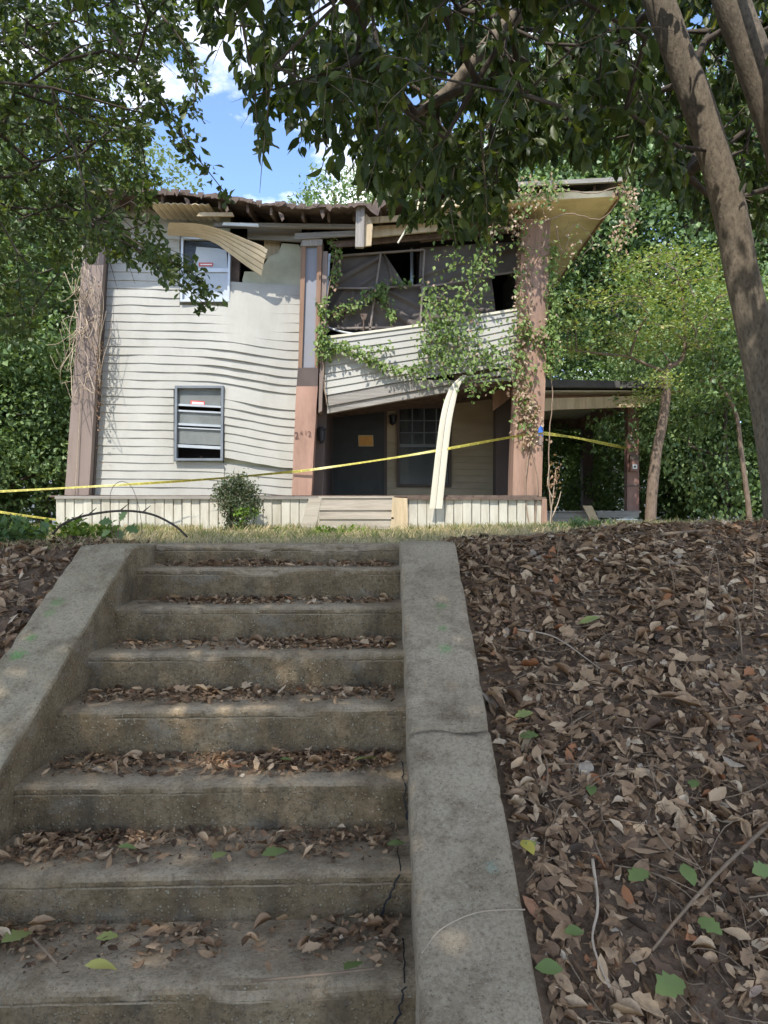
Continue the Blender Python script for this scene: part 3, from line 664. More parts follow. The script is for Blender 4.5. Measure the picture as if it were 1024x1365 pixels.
for (px, py, sz, mv, tone, ang) in [(22, 1252, 0.09, 1, 2, 1.0), (366, 1147, 0.085, 1, 1, 0.6), (292, 1150, 0.06, 1, 2, 1.1), (143, 1256, 0.06, 1, 2, 0.3), (470, 1310, 0.07, 1, 0, 0.9), (488, 1022, 0.10, 0, 2, 0.5), (528, 1138, 0.06, 1, 1, 0.2), (170, 1137, 0.06, 0, 1, 0.1), (382, 1023, 0.05, 0, 0, 0.1)]:
    r = on_tread(px, py)
    if r:
        zf = lambda xx, yy, k=r[2]: step_z(k, xx)
        drop_leaf(r[0], r[1], zf, sz, 'fresh green leaf fallen on the %s littered tread' % ORD[min(r[2], 7)], 'green leaves on the steps', GREEN[mv][tone], 0.15, ang, 0.035)
r = on_tread(136, 1296); drop_leaf(r[0], r[1], lambda a, b: step_z(r[2], a), 0.085, 'curled lime yellow leaf lying among dead leaves on a lower tread', None, GOLD[0][1], 0.1, 0.25, 0.04)
x, y = on_bank(703, 1155); drop_leaf(x, y, gz, 0.08, 'bright yellow leaf on the bank hard against the cracked side wall', None, GOLD[0][0], 0.15, 1.9, 0.06)

# dry stalks and twigs
def twig_path(x, y, th, L, bend, zf, lift=0.02, rise=0.0, n=9):
    pts = []
    for i in range(n):
        t = i / (n - 1); a = th + bend * (t - 0.5)
        xx = x + math.cos(a) * L * (t - 0.5); yy = y + math.sin(a) * L * (t - 0.5)
        pts.append((xx, yy, zf(xx, yy) + lift + rise * t + 0.006 * nz(i, x * 10, y * 10, 0.8)))
    return pts
tw = MB()
for i in range(70):
    x = U(0.45, 3.2); y = U(1.6, 4.9)
    tw.tube(twig_path(x, y, U(0, 6.28), U(0.15, 0.38), U(-0.7, 0.7), gz, 0.026, U(0, 0.06), 8), [0.0026 - 0.00025 * q for q in range(8)], 4)
for i in range(900):
    x = U(0.42, 3.6); y = U(1.4, 5.4)
    tw.tube(twig_path(x, y, U(0, 6.28), U(0.08, 0.3), U(-0.8, 0.8), gz, 0.02, U(0, 0.03), 5), [0.0016, 0.0016, 0.0014, 0.0012, 0.0008], 3)
for i in range(140):
    x = U(-3.6, -1.55); y = U(2.4, 4.8)
    tw.tube(twig_path(x, y, U(0, 6.28), U(0.08, 0.35), U(-0.8, 0.8), gz, 0.02, U(0, 0.05), 5), [0.0018, 0.0016, 0.0014, 0.0012, 0.0008], 3)
tag(tw.build('dry_stalks', MT['twig']), 'fine dry stalks mixed through the leaf litter of both banks', 'stalks', kind='stuff')
def stick(pix, r, label, lift=0.035, mat='twig'):
    pts = []
    for (px, py) in pix:
        x, y = on_bank(px, py); pts.append((x, y, gz(x, y) + lift))
    sp = spline(pts, 16); mb = MB(); mb.tube(sp, [r * (1 - 0.5 * i / 15) for i in range(16)], 6)
    tag(mb.build('fallen_stick', MT[mat], None, True), label, 'stick')
stick([(1024, 1115), (960, 1180), (905, 1245), (870, 1290)], 0.0065, 'long brown stick lying aslant on the bank litter')
stick([(790, 1165), (797, 1230), (790, 1280), (812, 1345)], 0.0045, 'pale crooked stick running down the bank litter', 0.04, 'vine_dead')
stick([(870, 1120), (895, 1150), (930, 1172)], 0.004, 'short brown stick lying on the bank litter near green leaves')
stick([(690, 850), (740, 862), (800, 905)], 0.004, 'thin grey stick lying across the upper bank litter', 0.035, 'vine_dead')
stick([(880, 720), (920, 716), (945, 714)], 0.012, 'thick grey stick lying on the crest of the bank', 0.03)
for (px, py, L, ls) in [(938, 850, 0.45, 0.03), (960, 800, 0.4, -0.02), (1003, 830, 0.45, 0.02), (900, 790, 0.3, -0.05), (990, 880, 0.4, -0.04), (742, 760, 0.25, 0.02)]:
    x, y = on_bank(px, py); z = gz(x, y); mb = MB()
    mb.tube(spline([(x, y, z - 0.03), (x + ls * 0.4, y, z + L * 0.4), (x + ls * 1.6, y + 0.02, z + L * 0.75), (x + ls * 2, y - 0.02, z + L)], 9), [0.0035 - 0.0003 * i for i in range(9)], 5)
    tag(mb.build('dead_weed', MT['twig'], None, True), 'thin dead plant stem standing upright in the bank litter', 'stem', 'dead stems on the bank')
# one straw and one twig on the steps
for (pxs, k, nm, lab) in [([(335, 1303), (420, 1297), (500, 1290)], 7, 'fallen_stick', 'straight tan twig lying on a lower tread'), ([(45, 1240), (60, 1256), (76, 1274)], 7, 'fallen_stick', 'short grey twig among leaves at the edge of a lower tread')]:
    pts = []
    for (px, py) in pxs:
        D = (EYE - STEP_Z[k] - 0.03) * F / (py - HORIZON); p = P(px, py, D); pts.append((p.x, p.y, step_z(k, p.x) + 0.03))
    mb = MB(); mb.tube(spline(pts, 8), 0.004, 6); tag(mb.build(nm, MT['twig'], None, True), lab, 'stick')
pts = []
for (px, py) in [(562, 1270), (590, 1238), (640, 1218), (700, 1215)]:
    D = 2.0
    for _ in range(30): D = (EYE - rz(D) - 0.012) * F / (py - HORIZON)
    p = P(px, py, D); pts.append((p.x, p.y, rz(D) + 0.008))
mb = MB(); mb.tube(spline(pts, 14), 0.0018, 5); tag(mb.build('dry_straw', MT['vine_dead'], None, True), 'curved dry straw lying on the cracked side wall', 'straw')

# ------------------------------------------------------------------ the collapsing house
HD = 13.5
house = empty('derelict_house', (-1.3, HD, 1.47), 'derelict two storey house with cream siding and sagging collapsed roof', 'house')
def hx(px, D=HD): return (px - 512) * D / F
def hz(py, D=HD): return EYE + (HORIZON - py) * D / F
def pix_part(name, poly, D, t, mat, parent=house):
    return MB().pix(poly, D, t).build(name, MT[mat], parent)
Z_DECK = hz(661)
# shell: rooms behind the openings, their darkness put into the colour
mb = MB(); mb.box((-5.45, 13.95, 1.3), (-5.3, 23, 6.9)); mb.build('side_wall', MT['siding'], house)
mb = MB(); mb.box((2.55, 13.95, 1.3), (2.7, 23, 6.95)); mb.build('side_wall', MT['siding'], house)
mb = MB(); mb.box((-5.3, 22.85, 1.3), (2.55, 23, 6.9)); mb.build('back_wall', MT['siding'], house)
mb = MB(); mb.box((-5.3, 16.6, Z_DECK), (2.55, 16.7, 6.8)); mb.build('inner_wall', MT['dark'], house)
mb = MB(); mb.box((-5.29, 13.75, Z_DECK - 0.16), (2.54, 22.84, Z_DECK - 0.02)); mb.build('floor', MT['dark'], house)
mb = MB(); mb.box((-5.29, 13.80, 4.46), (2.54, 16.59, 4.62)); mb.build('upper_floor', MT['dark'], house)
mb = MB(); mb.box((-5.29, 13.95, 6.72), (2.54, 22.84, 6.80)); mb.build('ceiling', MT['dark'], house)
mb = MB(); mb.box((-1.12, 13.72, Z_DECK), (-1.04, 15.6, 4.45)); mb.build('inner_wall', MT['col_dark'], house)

# left bay: sheathing round the two window openings, then lapped boards
UWIN = (240, 306, 316, 402); LWIN = (232, 297, 514, 614)
def edge_l(y): return 121 + (660 - y) * 0.058
def edge_r(y): return 393 + (660 - y) * 0.030
for (a, b, c, d) in [(118, 232, 402, 660), (297, 400, 402, 660), (232, 297, 402, 514), (232, 297, 614, 660), (128, 240, 262, 402), (240, 306, 262, 316)]:
    pix_part('sheathing', [(a, d), (b, d), (b + 2, c), (a + 2, c)], 13.64, 0.06, 'siding' if c < 262 else 'sheath')
# torn sheathing beside the upper window
pix_part('sheathing', [(325, 402), (402, 402), (403, 334), (398, 326), (376, 324), (371, 338), (360, 341), (352, 352), (346, 362), (338, 362), (326, 362), (323, 374), (328, 384)], 13.62, 0.05, 'sheath')
pix_part('stud', [(305, 402), (318, 402), (320, 330), (308, 330)], 13.66, 0.1, 'wood_rot')
pix_part('stud', [(352, 345), (372, 345), (374, 318), (352, 318)], 13.70, 0.1, 'wood_tan')

def board(x0, x1, ytop, ybot, dyf, depthf, mat, parent, D=HD + 0.10, lap=0.016, n=18, xfun=None):
    """one lapped board: face slants out towards its lower edge, with a lip under it"""
    V = []; Fc = []
    for i in range(n + 1):
        u = i / n
        xt = x0(ytop) + (x1(ytop) - x0(ytop)) * u; xb = x0(ybot) + (x1(ybot) - x0(ybot)) * u
        dt = dyf(xt, ytop); db = dyf(xb, ybot); o = depthf((xt + xb) / 2, (ytop + ybot) / 2)
        V.append(P(xt, ytop + dt, D + o)); V.append(P(xb, ybot + db - 0.25, D + o - lap)); V.append(P(xb, ybot + db, D + o - lap + 0.003)); V.append(P(xb, ybot + db - 0.1, D + o + 0.03))
    for i in range(n):
        for j in range(3):
            a = 4 * i + j; Fc.append((a, a + 1, a + 5, a + 4))
    return mesh_obj('siding_board', V, Fc, mat, parent, False)

def dyw(x, y):
    s = min(max((x - 270) / 130, 0), 1)
    w = 0.35 + 0.65 * min(max((y - 370) / 110, 0), 1)
    d = 17 * (s * s * (3 - 2 * s)) * w + 3 * min(max((x - 125) / 160, 0), 1)
    d += 2.5 * math.exp(-((x - 350) / 28) ** 2 - ((y - 420) / 20) ** 2)
    d += 0.7 * nz(x, y, 0, 0.02) + 0.5 * nz(x, y, 3, 0.06)
    return d
def depw(x, y):
    return -0.16 * math.exp(-((x - 335) / 60) ** 2 - ((y - 450) / 70) ** 2) + 0.05 * math.exp(-((x - 300) / 30) ** 2 - ((y - 500) / 30) ** 2) + 0.015 * nz(x, y, 6, 0.03) - 0.02 * max(0, (x - 300) / 100) * max(0, min(1, (y - 520) / 100))
CH = 11.05
for k in range(36):
    yb = 660 - CH * k; yt = yb - CH - 1.5; ym = (yb + yt) / 2
    shade = MT['siding']
    if LWIN[2] - 2 < ym < LWIN[3] + 1:
        board(edge_l, lambda y: LWIN[0] - 0.5, yt, yb, dyw, depw, shade, house)
        if ym + 10 < 616: board(lambda y: LWIN[1] + 1 + (y - 514) * 0.02, edge_r, yt, yb, dyw, lambda x, y: depw(x, y) - 0.035, shade, house)
    elif UWIN[2] - 2 < ym < UWIN[3]:
        board(edge_l, lambda y: UWIN[0] - 0.5, yt, yb, dyw, depw, shade, house)
        if ym > 374: board(lambda y: UWIN[1] - 2, edge_r, yt, yb, dyw, depw, shade, house)
    elif ym < UWIN[2]:
        board(edge_l, lambda y: 240 if ym > 304 else 250, yt, yb, dyw, depw, shade, house)
    elif ym > 616:
        board(edge_l, lambda y: 299, yt, yb, lambda x, y: 0.4 * dyw(x, y) + 0.02 * max(0, x - 240), depw, shade, house)
        board(lambda y: 297.5, edge_r, yt, yb, lambda x, y: 0.6 * dyw(x, y), lambda x, y: depw(x, y) + 0.02, shade, house)
    else:
        board(edge_l, edge_r, yt, yb, dyw, depw, shade, house, n=34)
# soft lower course flap under the lower window
pix_part('siding_flap', [(299, 620), (313, 622), (311, 634), (302, 628)], 13.46, 0.02, 'siding')

def frame_part(x0, x1, y0, y1, w, D, t, mat, parent, sk=2.0, name='window'):
    """ring frame, leaning by sk pixels from sill to head"""
    o = [(x0, y1), (x1, y1), (x1 + sk, y0), (x0 + sk, y0)]; i_ = [(x0 + w, y1 - w), (x1 - w, y1 - w), (x1 + sk - w, y0 + w), (x0 + sk + w, y0 + w)]
    fo = [P(*q, D) for q in o]; fi = [P(*q, D) for q in i_]; tv = Vector((0, t, 0))
    V = fo + fi + [v + tv for v in fo] + [v + tv for v in fi]; Fc = []
    for k in range(4):
        k2 = (k + 1) % 4
        Fc += [(k, k2, 4 + k2, 4 + k), (8 + k, 12 + k, 12 + k2, 8 + k2), (k, 8 + k, 8 + k2, k2), (4 + k, 4 + k2, 12 + k2, 12 + k)]
    return mesh_obj(name, V, Fc, mat, parent)
def glass_mat(name, tint, op):
    m, nt, b, out = new_mat(name)
    v = coords(nt); c = ramp(nt, noise_t(nt, v, 3, 6, 0.7), [(0.3, tuple(q * 0.75 for q in tint)), (0.7, tint)])
    nt.links.new(c, b.inputs['Base Color']); b.inputs['Roughness'].default_value = 0.25
    t = nt.nodes.new('ShaderNodeBsdfTransparent'); ms = nt.nodes.new('ShaderNodeMixShader')
    nt.links.new(ramp(nt, noise_t(nt, v, 2, 5), [(0.3, op - 0.12), (0.7, op + 0.12)]), ms.inputs['Fac'])
    nt.links.new(t.outputs[0], ms.inputs[1]); nt.links.new(b.outputs[0], ms.inputs[2]); nt.links.new(ms.outputs[0], out.inputs[0])
    return m
MT['glass_dusty'] = glass_mat('dusty glass', (0.25, 0.265, 0.25), 0.8)
MT['glass_dark'] = glass_mat('dark glass', (0.03, 0.04, 0.05), 0.55)
# upper window: pale sheets behind the panes, dark gap at the head
uw = frame_part(*UWIN, 3, 13.52, 0.10, MT['alu'], house, 1.5)
pix_part('pane', [(243, 400), (303, 400), (304, 362), (243.5, 362)], 13.575, 0.008, 'paper', uw)
pix_part('sash_rail', [(242.5, 362.5), (304, 362.5), (304, 357.5), (242.5, 357.5)], 13.545, 0.03, 'alu', uw)
pix_part('pane', [(243, 358), (304, 358), (305, 319), (244, 319)], 13.585, 0.006, 'glass_dark', uw)
pix_part('window_sheet', [(257, 358), (303.5, 358), (302, 334), (290, 331), (262, 329)], 13.578, 0.004, 'paper', uw)
pix_part('sticker', [(265, 355), (284, 355), (284, 350), (265, 350)], 13.570, 0.004, 'red', uw)
pix_part('sticker_border', [(267, 353.3), (282.5, 353.3), (282.5, 351.8), (267, 351.8)], 13.567, 0.002, 'white', uw)
pix_part('dark_backing', [(236, 406), (312, 406), (312, 312), (236, 312)], 13.80, 0.02, 'dark', uw)  # near-black sheet stands in for the unlit room
# lower window
lw = frame_part(*LWIN, 3.2, 13.50, 0.12, MT['alu_dark'], house, 1.0)
ys_ = [514, 540, 565, 594]
for a, b in ((517, 538), (547, 564), (570, 591)):
    pix_part('pane', [(235, b), (294, b + 2.5), (295, a + 2), (236, a)], 13.575, 0.008, 'glass_dusty', lw)
for y0, h in ((538, 2.6), (546, 2.2), (563.5, 3), (569, 1.6), (592, 4)):
    pix_part('sash_rail', [(234.6, y0 + h), (295, y0 + h + 3), (295, y0 + 3), (234.6, y0)], 13.545, 0.03, 'alu', lw)
pix_part('dark_backing', [(228, 620), (302, 620), (302, 508), (228, 508)], 14.3, 0.02, 'dark', lw)  # another near-black sheet painted for the gloom behind the lower panes
pix_part('sticker', [(254, 540), (273, 541), (273, 535), (254, 533.5)], 13.566, 0.003, 'red', lw)
pix_part('sticker_border', [(256, 538.4), (271.5, 539.2), (271.5, 536.6), (256, 535.4)], 13.563, 0.002, 'white', lw)

# columns
def column(pts, D, depth, mat, side='col_dark', name='column'):
    """pts: four photo corners, bottom-left, bottom-right, top-right, top-left"""
    fr = [P(*q, D) for q in pts]; n = 14; V = []; Fc = []
    for i in range(n + 1):
        t = i / n; a = fr[0].lerp(fr[3], t); b = fr[1].lerp(fr[2], t); w = 0.012 * nz(t * 3, pts[0][0], 0, 1.3)
        V += [a + Vector((w, 0, 0)), b + Vector((w, 0, 0)), b + Vector((w, depth, 0)), a + Vector((w, depth, 0))]
    for i in range(n):
        for k in range(4): Fc.append((4 * i + k, 4 * i + (k + 1) % 4, 4 * i + 4 + (k + 1) % 4, 4 * i + 4 + k))
    Fc += [(3, 2, 1, 0), (4 * n, 4 * n + 1, 4 * n + 2, 4 * n + 3)]
    return mesh_obj(name, V, Fc, MT[mat], house)
lc = column([(86, 660), (118, 660), (142, 290), (114, 290)], 13.36, 0.44, 'col_grey')
pix_part('corner_strip', [(118.5, 660), (124, 660), (146, 290), (142.5, 290)], 13.50, 0.30, 'col_dark', lc)  # dark brown strip along the column's inner edge
# middle column: copper wrap below, peeled open above
mc = column([(389, 661), (415, 661), (423.5, 515), (395, 515)], 13.30, 0.40, 'col_copper')
pix_part('column_patch', [(395.3, 515), (423.4, 515), (424.5, 490), (397.3, 490)], 13.305, 0.38, 'col_dark', mc)
pix_part('column_board', [(402.5, 490), (419.5, 490), (423, 328), (408, 328)], 13.36, 0.05, 'foam', mc)
pix_part('column_trim', [(397.5, 490), (402.5, 490), (408, 326), (401.5, 326)], 13.31, 0.36, 'trim_brown', mc)
pix_part('column_trim', [(419.5, 490), (424.5, 490), (429.5, 326), (423, 326)], 13.31, 0.36, 'trim_brown', mc)
pix_part('column_cap', [(400, 328), (429, 327), (430, 319), (417, 317), (403, 320)], 13.29, 0.40, 'wood_greyv', mc)
pix_part('column_side', [(424.6, 550), (429, 548), (437, 335), (430, 335)], 13.34, 0.36, 'col_grey', mc)
pix_part('metal_flashing', [(431, 432), (434, 432), (441, 338), (438, 338)], 13.45, 0.02, 'alu', mc)
pix_part('column_side', [(415.5, 661), (430, 661), (437, 520), (424, 520)], 13.62, 0.2, 'col_dark', mc)
# number on the middle column
def put_text(s, size, at, mat, parent, name, ang=0.0, gap=0.0, D=None):
    V, Fc = text_geo(s, size); c, sn = math.cos(ang), math.sin(ang)
    W = [Vector((at.x + v.x * c - v.y * sn, at.y, at.z + v.x * sn + v.y * c)) for v in V]
    return mesh_obj(name, W, Fc, MT[mat], parent)
for ch, px, py, sz in (('2', 392.5, 585, 0.17), ('4', 400, 580, 0.10), ('1', 406, 580, 0.11), ('2', 410.5, 582, 0.135)):
    put_text(ch, sz, P(px, py, 13.288), 'ink', mc, 'house_number', 0.08)
# right column with vine, blue dab
rc = column([(683, 662), (722, 662), (734, 292), (697, 292)], 13.28, 0.50, 'col_pink')
pix_part('paint_dab', [(717.2, 580), (723.5, 582), (724, 570), (721, 567), (718, 571)], 13.268, 0.005, 'blue', rc)
pix_part('paint_dab', [(716, 592), (723, 594), (723, 584), (719, 582)], 13.268, 0.005, 'col_grey', rc)

# porch: deck edge, skirting panels, wooden steps
for i in range(39):
    x0 = hx(75) + i * 0.220
    if x0 + 0.2 > hx(728): break
    MB().box((x0, 13.22, Z_DECK - 0.035 + 0.006 * U(-1, 1)), (x0 + 0.214, 15.58, Z_DECK)).build('deck_board', MT['wood_rot'], house)
def skirt(a, b, ytop):
    x = a; k = 0
    while x < b - 2:
        x2 = min(x + 12.0, b)
        yt = ytop + 0.5 * U(-1, 1); V = []
        D = 13.25 + 0.012 * U(-1, 1)
        w = [(x + 0.3, D), (x + 0.8, D - 0.012), (x2 - 0.8, D - 0.012), (x2 - 0.3, D)]
        fr = [P(xx, 708, d) for xx, d in w]; to = [P(xx + 0.5 * U(-1, 1), yt, d) for xx, d in w]
        V = fr + to; Fc = [(j, j + 1, j + 5, j + 4) for j in range(3)]
        n = len(V); V = V + [v + Vector((0, 0.012, 0)) for v in V]
        Fc += [(j + 1 + n, j + n, j + 4 + n, j + 5 + n) for j in range(3)] + [(4, 5, 5 + n, 4 + n), (5, 6, 6 + n, 5 + n), (6, 7, 7 + n, 6 + n), (0, 4, 4 + n, n), (3, 3 + n, 7 + n, 7)]
        mesh_obj('skirting_panel', V, Fc, MT['skirt'], house)
        x = x2
skirt(75, 428, 664.5); skirt(545, 726, 665.5)
MB().box((hx(74, 13.2), 13.30, 1.40), (hx(727, 13.2), 13.34, Z_DECK - 0.06)).build('skirting_backing', MT['wood_grey'], house)
pix_part('deck_trim', [(73, 665), (428, 665.5), (428, 661.8), (73, 661)], 13.19, 0.05, 'wood_grey')
pix_part('deck_trim', [(543, 666), (728, 666.5), (728, 662.5), (543, 662)], 13.19, 0.05, 'wood_rot')
pix_part('corner_post', [(722, 706), (730, 706), (729, 665), (723, 665)], 13.17, 0.06, 'col_pink')
for i, (yt, yb, D) in enumerate(((664, 678, 13.10), (680, 690, 12.85), (692, 705, 12.60))):
    pix_part('step_board', [(426, yb), (524, yb + 0.5), (524, yt + 0.5), (426, yt)], D, 0.03, 'wood_pale')
    MB().box((hx(425, D), D - 0.02, hz(yt, D) + 0.0), (hx(525, D), D + 0.27, hz(yt, D) + 0.03)).build('tread_board', MT['wood_pale'], house)
pix_part('stringer', [(399, 706), (420, 706), (429, 664), (412, 664)], 12.55, 0.06, 'wood_pale')
pix_part('stringer', [(521, 706), (544, 706), (543, 664), (523, 663)], 12.58, 0.06, 'wood_tan')

# porch recess: back wall, door, window
BD = 15.6
for (a, b, c, d) in [(423, 530, 535, 668), (600, 668, 520, 668), (530, 600, 648, 668), (530, 600, 500, 540), (423, 530, 470, 535), (600, 668, 470, 520)]:
    pix_part('porch_wall', [(a, d), (b, d), (b, c), (a, c)], BD + 0.03, 0.08, 'siding_shade')
for k in range(17):
    yb = 668 - 8.7 * k
    if yb < 520: break
    for (a, b) in ((515, 530.5), (601, 664)) if 541 < yb - 4 < 650 else ((515, 664),):
        board(lambda y: a, lambda y: b, yb - 9.5, yb, lambda x, y: 0.012 * (x - 515) + 0.3 * nz(x, y, 1, 0.05), lambda x, y: 0, MT['siding_shade'], house, BD, 0.024, 8)
dr = pix_part('door', [(444, 668), (512, 668), (512, 530), (444, 530)], BD - 0.04, 0.05, 'door')
frame_part(440, 516, 526, 668, 4, BD - 0.06, 0.07, MT['col_dark'], dr, 0, 'door_frame')
for (a, b, c, d) in ((450, 476, 545, 572), (482, 506, 545, 572), (450, 476, 600, 655), (482, 506, 600, 655)):
    frame_part(a, b, c, d, 2, BD - 0.052, 0.011, MT['door'], dr, 0, 'door_panel')
nt_ = pix_part('notice', [(478, 595), (498, 595), (497.5, 580), (477.5, 580)], BD - 0.075, 0.006, 'buff', dr)
pix_part('notice_print', [(479.3, 593.6), (496.7, 593.6), (496.3, 581.5), (478.8, 581.5)], BD - 0.079, 0.003, 'orange', nt_)
lt = MB(); c = P(523.5, 560, BD - 0.12); lt.tube([c + Vector((0, 0, -0.1)), c + Vector((0, 0, -0.06)), c + Vector((0, 0, 0.06)), c + Vector((0, 0, 0.09)), c + Vector((0, 0, 0.12))], [0.02, 0.06, 0.07, 0.08, 0.02], 8); lt.bar(c + Vector((0, 0, 0.02)), c + Vector((0, 0.14, 0.05)), 0.03, 0.03)
lt.build('porch_lamp', MT['black'], house)
lt = MB(); c = P(428.5, 579, 13.58); lt.tube([c + Vector((0, 0, -0.16)), c + Vector((0, 0, -0.1)), c + Vector((0, 0, 0.06)), c + Vector((0, 0, 0.09)), c + Vector((0, 0, 0.13))], [0.02, 0.06, 0.07, 0.095, 0.03], 8); lt.bar(c, c + Vector((-0.05, 0.1, 0.02)), 0.04, 0.04)
lt.build('porch_lamp', MT['black'], house)
pw = frame_part(529, 602, 540, 649, 4, BD - 0.08, 0.12, MT['col_dark'], house, 0)
pix_part('pane', [(533, 645), (598, 645), (598, 595), (533, 595)], BD + 0.01, 0.006, 'glass_dark', pw)
pix_part('pane', [(533, 593), (598, 593), (598, 544), (533, 544)], BD + 0.005, 0.006, 'glass_dark', pw)
pix_part('sash_rail', [(533, 596), (598, 596), (598, 592), (533, 592)], BD - 0.03, 0.03, 'alu_dark', pw)
for x in (549, 565, 581): pix_part('muntin', [(x, 592), (x + 1.2, 592), (x + 1.2, 544), (x, 544)], BD - 0.02, 0.015, 'alu_dark', pw)
for y in (560, 576): pix_part('muntin', [(533, y + 1.2), (598, y + 1.2), (598, y), (533, y)], BD - 0.016, 0.011, 'alu_dark', pw)
pix_part('curtain', [(545, 650), (602, 650), (602, 536), (545, 536)], BD + 0.2, 0.03, 'curtain', pw)
pix_part('drape', [(530, 650), (545, 650), (544, 536), (530, 536)], BD + 0.19, 0.03, 'drape', pw)
pix_part('porch_post', [(661, 664), (684, 664), (684, 520), (662, 516)], 14.7, 0.4, 'col_dark')
for i in range(7):
    D = 13.85 + i * 0.27
    mb = MB(); mb.bar((hx(436, D) + 0.05, D, hz(528, 13.6) - 0.05), (hx(690, D), D, hz(500, 13.6) + 0.02), 0.045, 0.16); mb.build('ceiling_joist', MT['wood_rot'], house)
pix_part('porch_beam', [(636, 520), (662, 515), (692, 492), (690, 484), (640, 500)], 13.60, 0.12, 'wood_rot')
pix_part('porch_beam', [(657, 548), (688, 525), (688, 505), (657, 524)], 14.1, 0.10, 'trim_brown')

# sagging balcony half wall and the beam below it
def bal(u, v):
    """u along the wall 0..1, v from top edge 0 to bottom edge 1 (photo pixels)"""
    x = 431 + 261 * u
    top = interp(x, [(431, 450), (500, 441), (560, 433), (620, 424), (692, 411)])
    bot = interp(x, [(431, 527), (556, 505), (640, 494), (692, 480)])
    return x + 3 * v * (1 - u), top + (bot - top) * v
for k in range(8):
    V = []; Fc = []; n = 22
    for i in range(n + 1):
        u = i / n; a = bal(u, k / 8 - 0.012); b = bal(u, (k + 1) / 8)
        wob = 0.5 * nz(u * 5, k, 2, 1.0)
        V += [P(a[0], a[1] + wob, 13.40), P(b[0], b[1] + wob - 0.25, 13.38), P(b[0], b[1] + wob, 13.383), P(b[0], b[1] + wob, 13.42)]
    for i in range(n):
        for j in range(3): Fc.append((4 * i + j, 4 * i + j + 1, 4 * i + j + 5, 4 * i + j + 4))
    mesh_obj('siding_board', V, Fc, MT['siding'], house)
pix_part('balcony_panel', [(433, 526), (556, 504), (640, 493), (691, 479), (691, 413), (560, 435), (432, 452)], 13.44, 0.08, 'wood_rot')
pix_part('balcony_cap', [(430, 452), (500, 443), (560, 435), (693, 413), (693, 410), (560, 431.5), (500, 440), (430, 448.5)], 13.37, 0.2, 'strip')
pix_part('porch_beam', [(436, 551), (520, 536), (606, 521), (606, 507), (556, 505.5), (437, 526.5)], 13.43, 0.12, 'wood_grey')
pix_part('beam_board', [(436.5, 541), (606, 511), (606, 507.5), (556, 506), (437, 527)], 13.40, 0.028, 'wood_grey')
pix_part('porch_beam', [(606, 521), (690, 505), (690, 482), (606, 500)], 13.46, 0.12, 'wood_rot')
# loose bent boards at the right end of the half wall
for (y0, y1) in ((482, 490), (491, 500), (500, 507)):
    pix_part('siding_board', [(612, y1 + 3), (690, y1), (690, y0), (640, y0 + 8)], 13.385 + (y0 - 482) * 0.001, 0.012, 'siding')
# hanging strip of trim
ctr = spline([P(620, 500, 13.34), P(606, 517, 13.22), P(596, 552, 13.12), P(590, 595, 13.08), P(585, 640, 13.08), P(581, 678, 13.1)], 26)
for s0, s1 in ((-1.0, -0.06), (0.0, 1.0)):
    V = []; Fc = []
    for i, c in enumerate(ctr):
        w = 0.05 + 0.06 * min(1, i / 8); ang = 0.6 - 0.5 * i / 25
        d = Vector((math.cos(ang), math.sin(ang) * 0.8, 0))
        V += [c + d * (w * s0), c + d * (w * (s0 + s1) / 2) + Vector((0, -0.012, 0)), c + d * (w * s1)]
    for i in range(25):
        for j in range(2): Fc.append((3 * i + j, 3 * i + 3 + j, 3 * i + 4 + j, 3 * i + 1 + j))
    n = len(V); V = V + [v + Vector((0, 0.006, 0)) for v in V]; Fc += [tuple(q + n for q in f[::-1]) for f in Fc]
    mesh_obj('hanging_trim', V, Fc, MT['strip'], house, True)

# upper porch opening: torn brown tarps on battens, unlit room tone behind
def cloth(poly_fn, D, name, folds, nu=34, nv=26):
    V = []; Fc = []
    for j in range(nv + 1):
        for i in range(nu + 1):
            u, v = i / nu, j / nv; x, y = poly_fn(u, v)
            f = sum(a * math.exp(-(((u - cu) * math.cos(t) + (v - cv) * math.sin(t)) / w) ** 2) for (cu, cv, t, w, a) in folds)
            V.append(P(x, y, D - f + 0.02 * nz(x, y, 1, 0.06) + 0.03 * math.sin(u * 3.1) * math.sin(v * 3.1)))
    for j in range(nv):
        for i in range(nu): a = j * (nu + 1) + i; Fc.append((a, a + 1, a + nu + 2, a + nu + 1))
    n = len(V); V = V + [v + Vector((0, 0.006, 0)) for v in V]; Fc += [tuple(q + n for q in f[::-1]) for f in Fc]
    return mesh_obj(name, V, Fc, MT['tarp'], house, True)
def quad(a, b, c, d):
    return lambda u, v: ((a[0] * (1 - u) + b[0] * u) * (1 - v) + (d[0] * (1 - u) + c[0] * u) * v, (a[1] * (1 - u) + b[1] * u) * (1 - v) + (d[1] * (1 - u) + c[1] * u) * v)
cloth(quad((447, 340), (508, 335), (500, 384), (437, 384)), 13.72, 'tarp', [(0.3, 0.6, 0.95, 0.07, 0.06), (0.6, 0.5, 0.9, 0.05, 0.05), (0.8, 0.8, 0.8, 0.06, 0.04)])
cloth(quad((436, 384), (500, 384), (493, 440), (433, 440)), 13.73, 'tarp', [(0.3, 0.2, 0.5, 0.06, 0.05), (0.7, 0.5, 1.2, 0.06, 0.05), (0.4, 0.8, 0.2, 0.05, 0.03)])
cloth(quad((508, 336), (513, 338), (540, 380), (500, 383)), 13.72, 'tarp', [(0.7, 0.5, 0.2, 0.1, 0.06)])
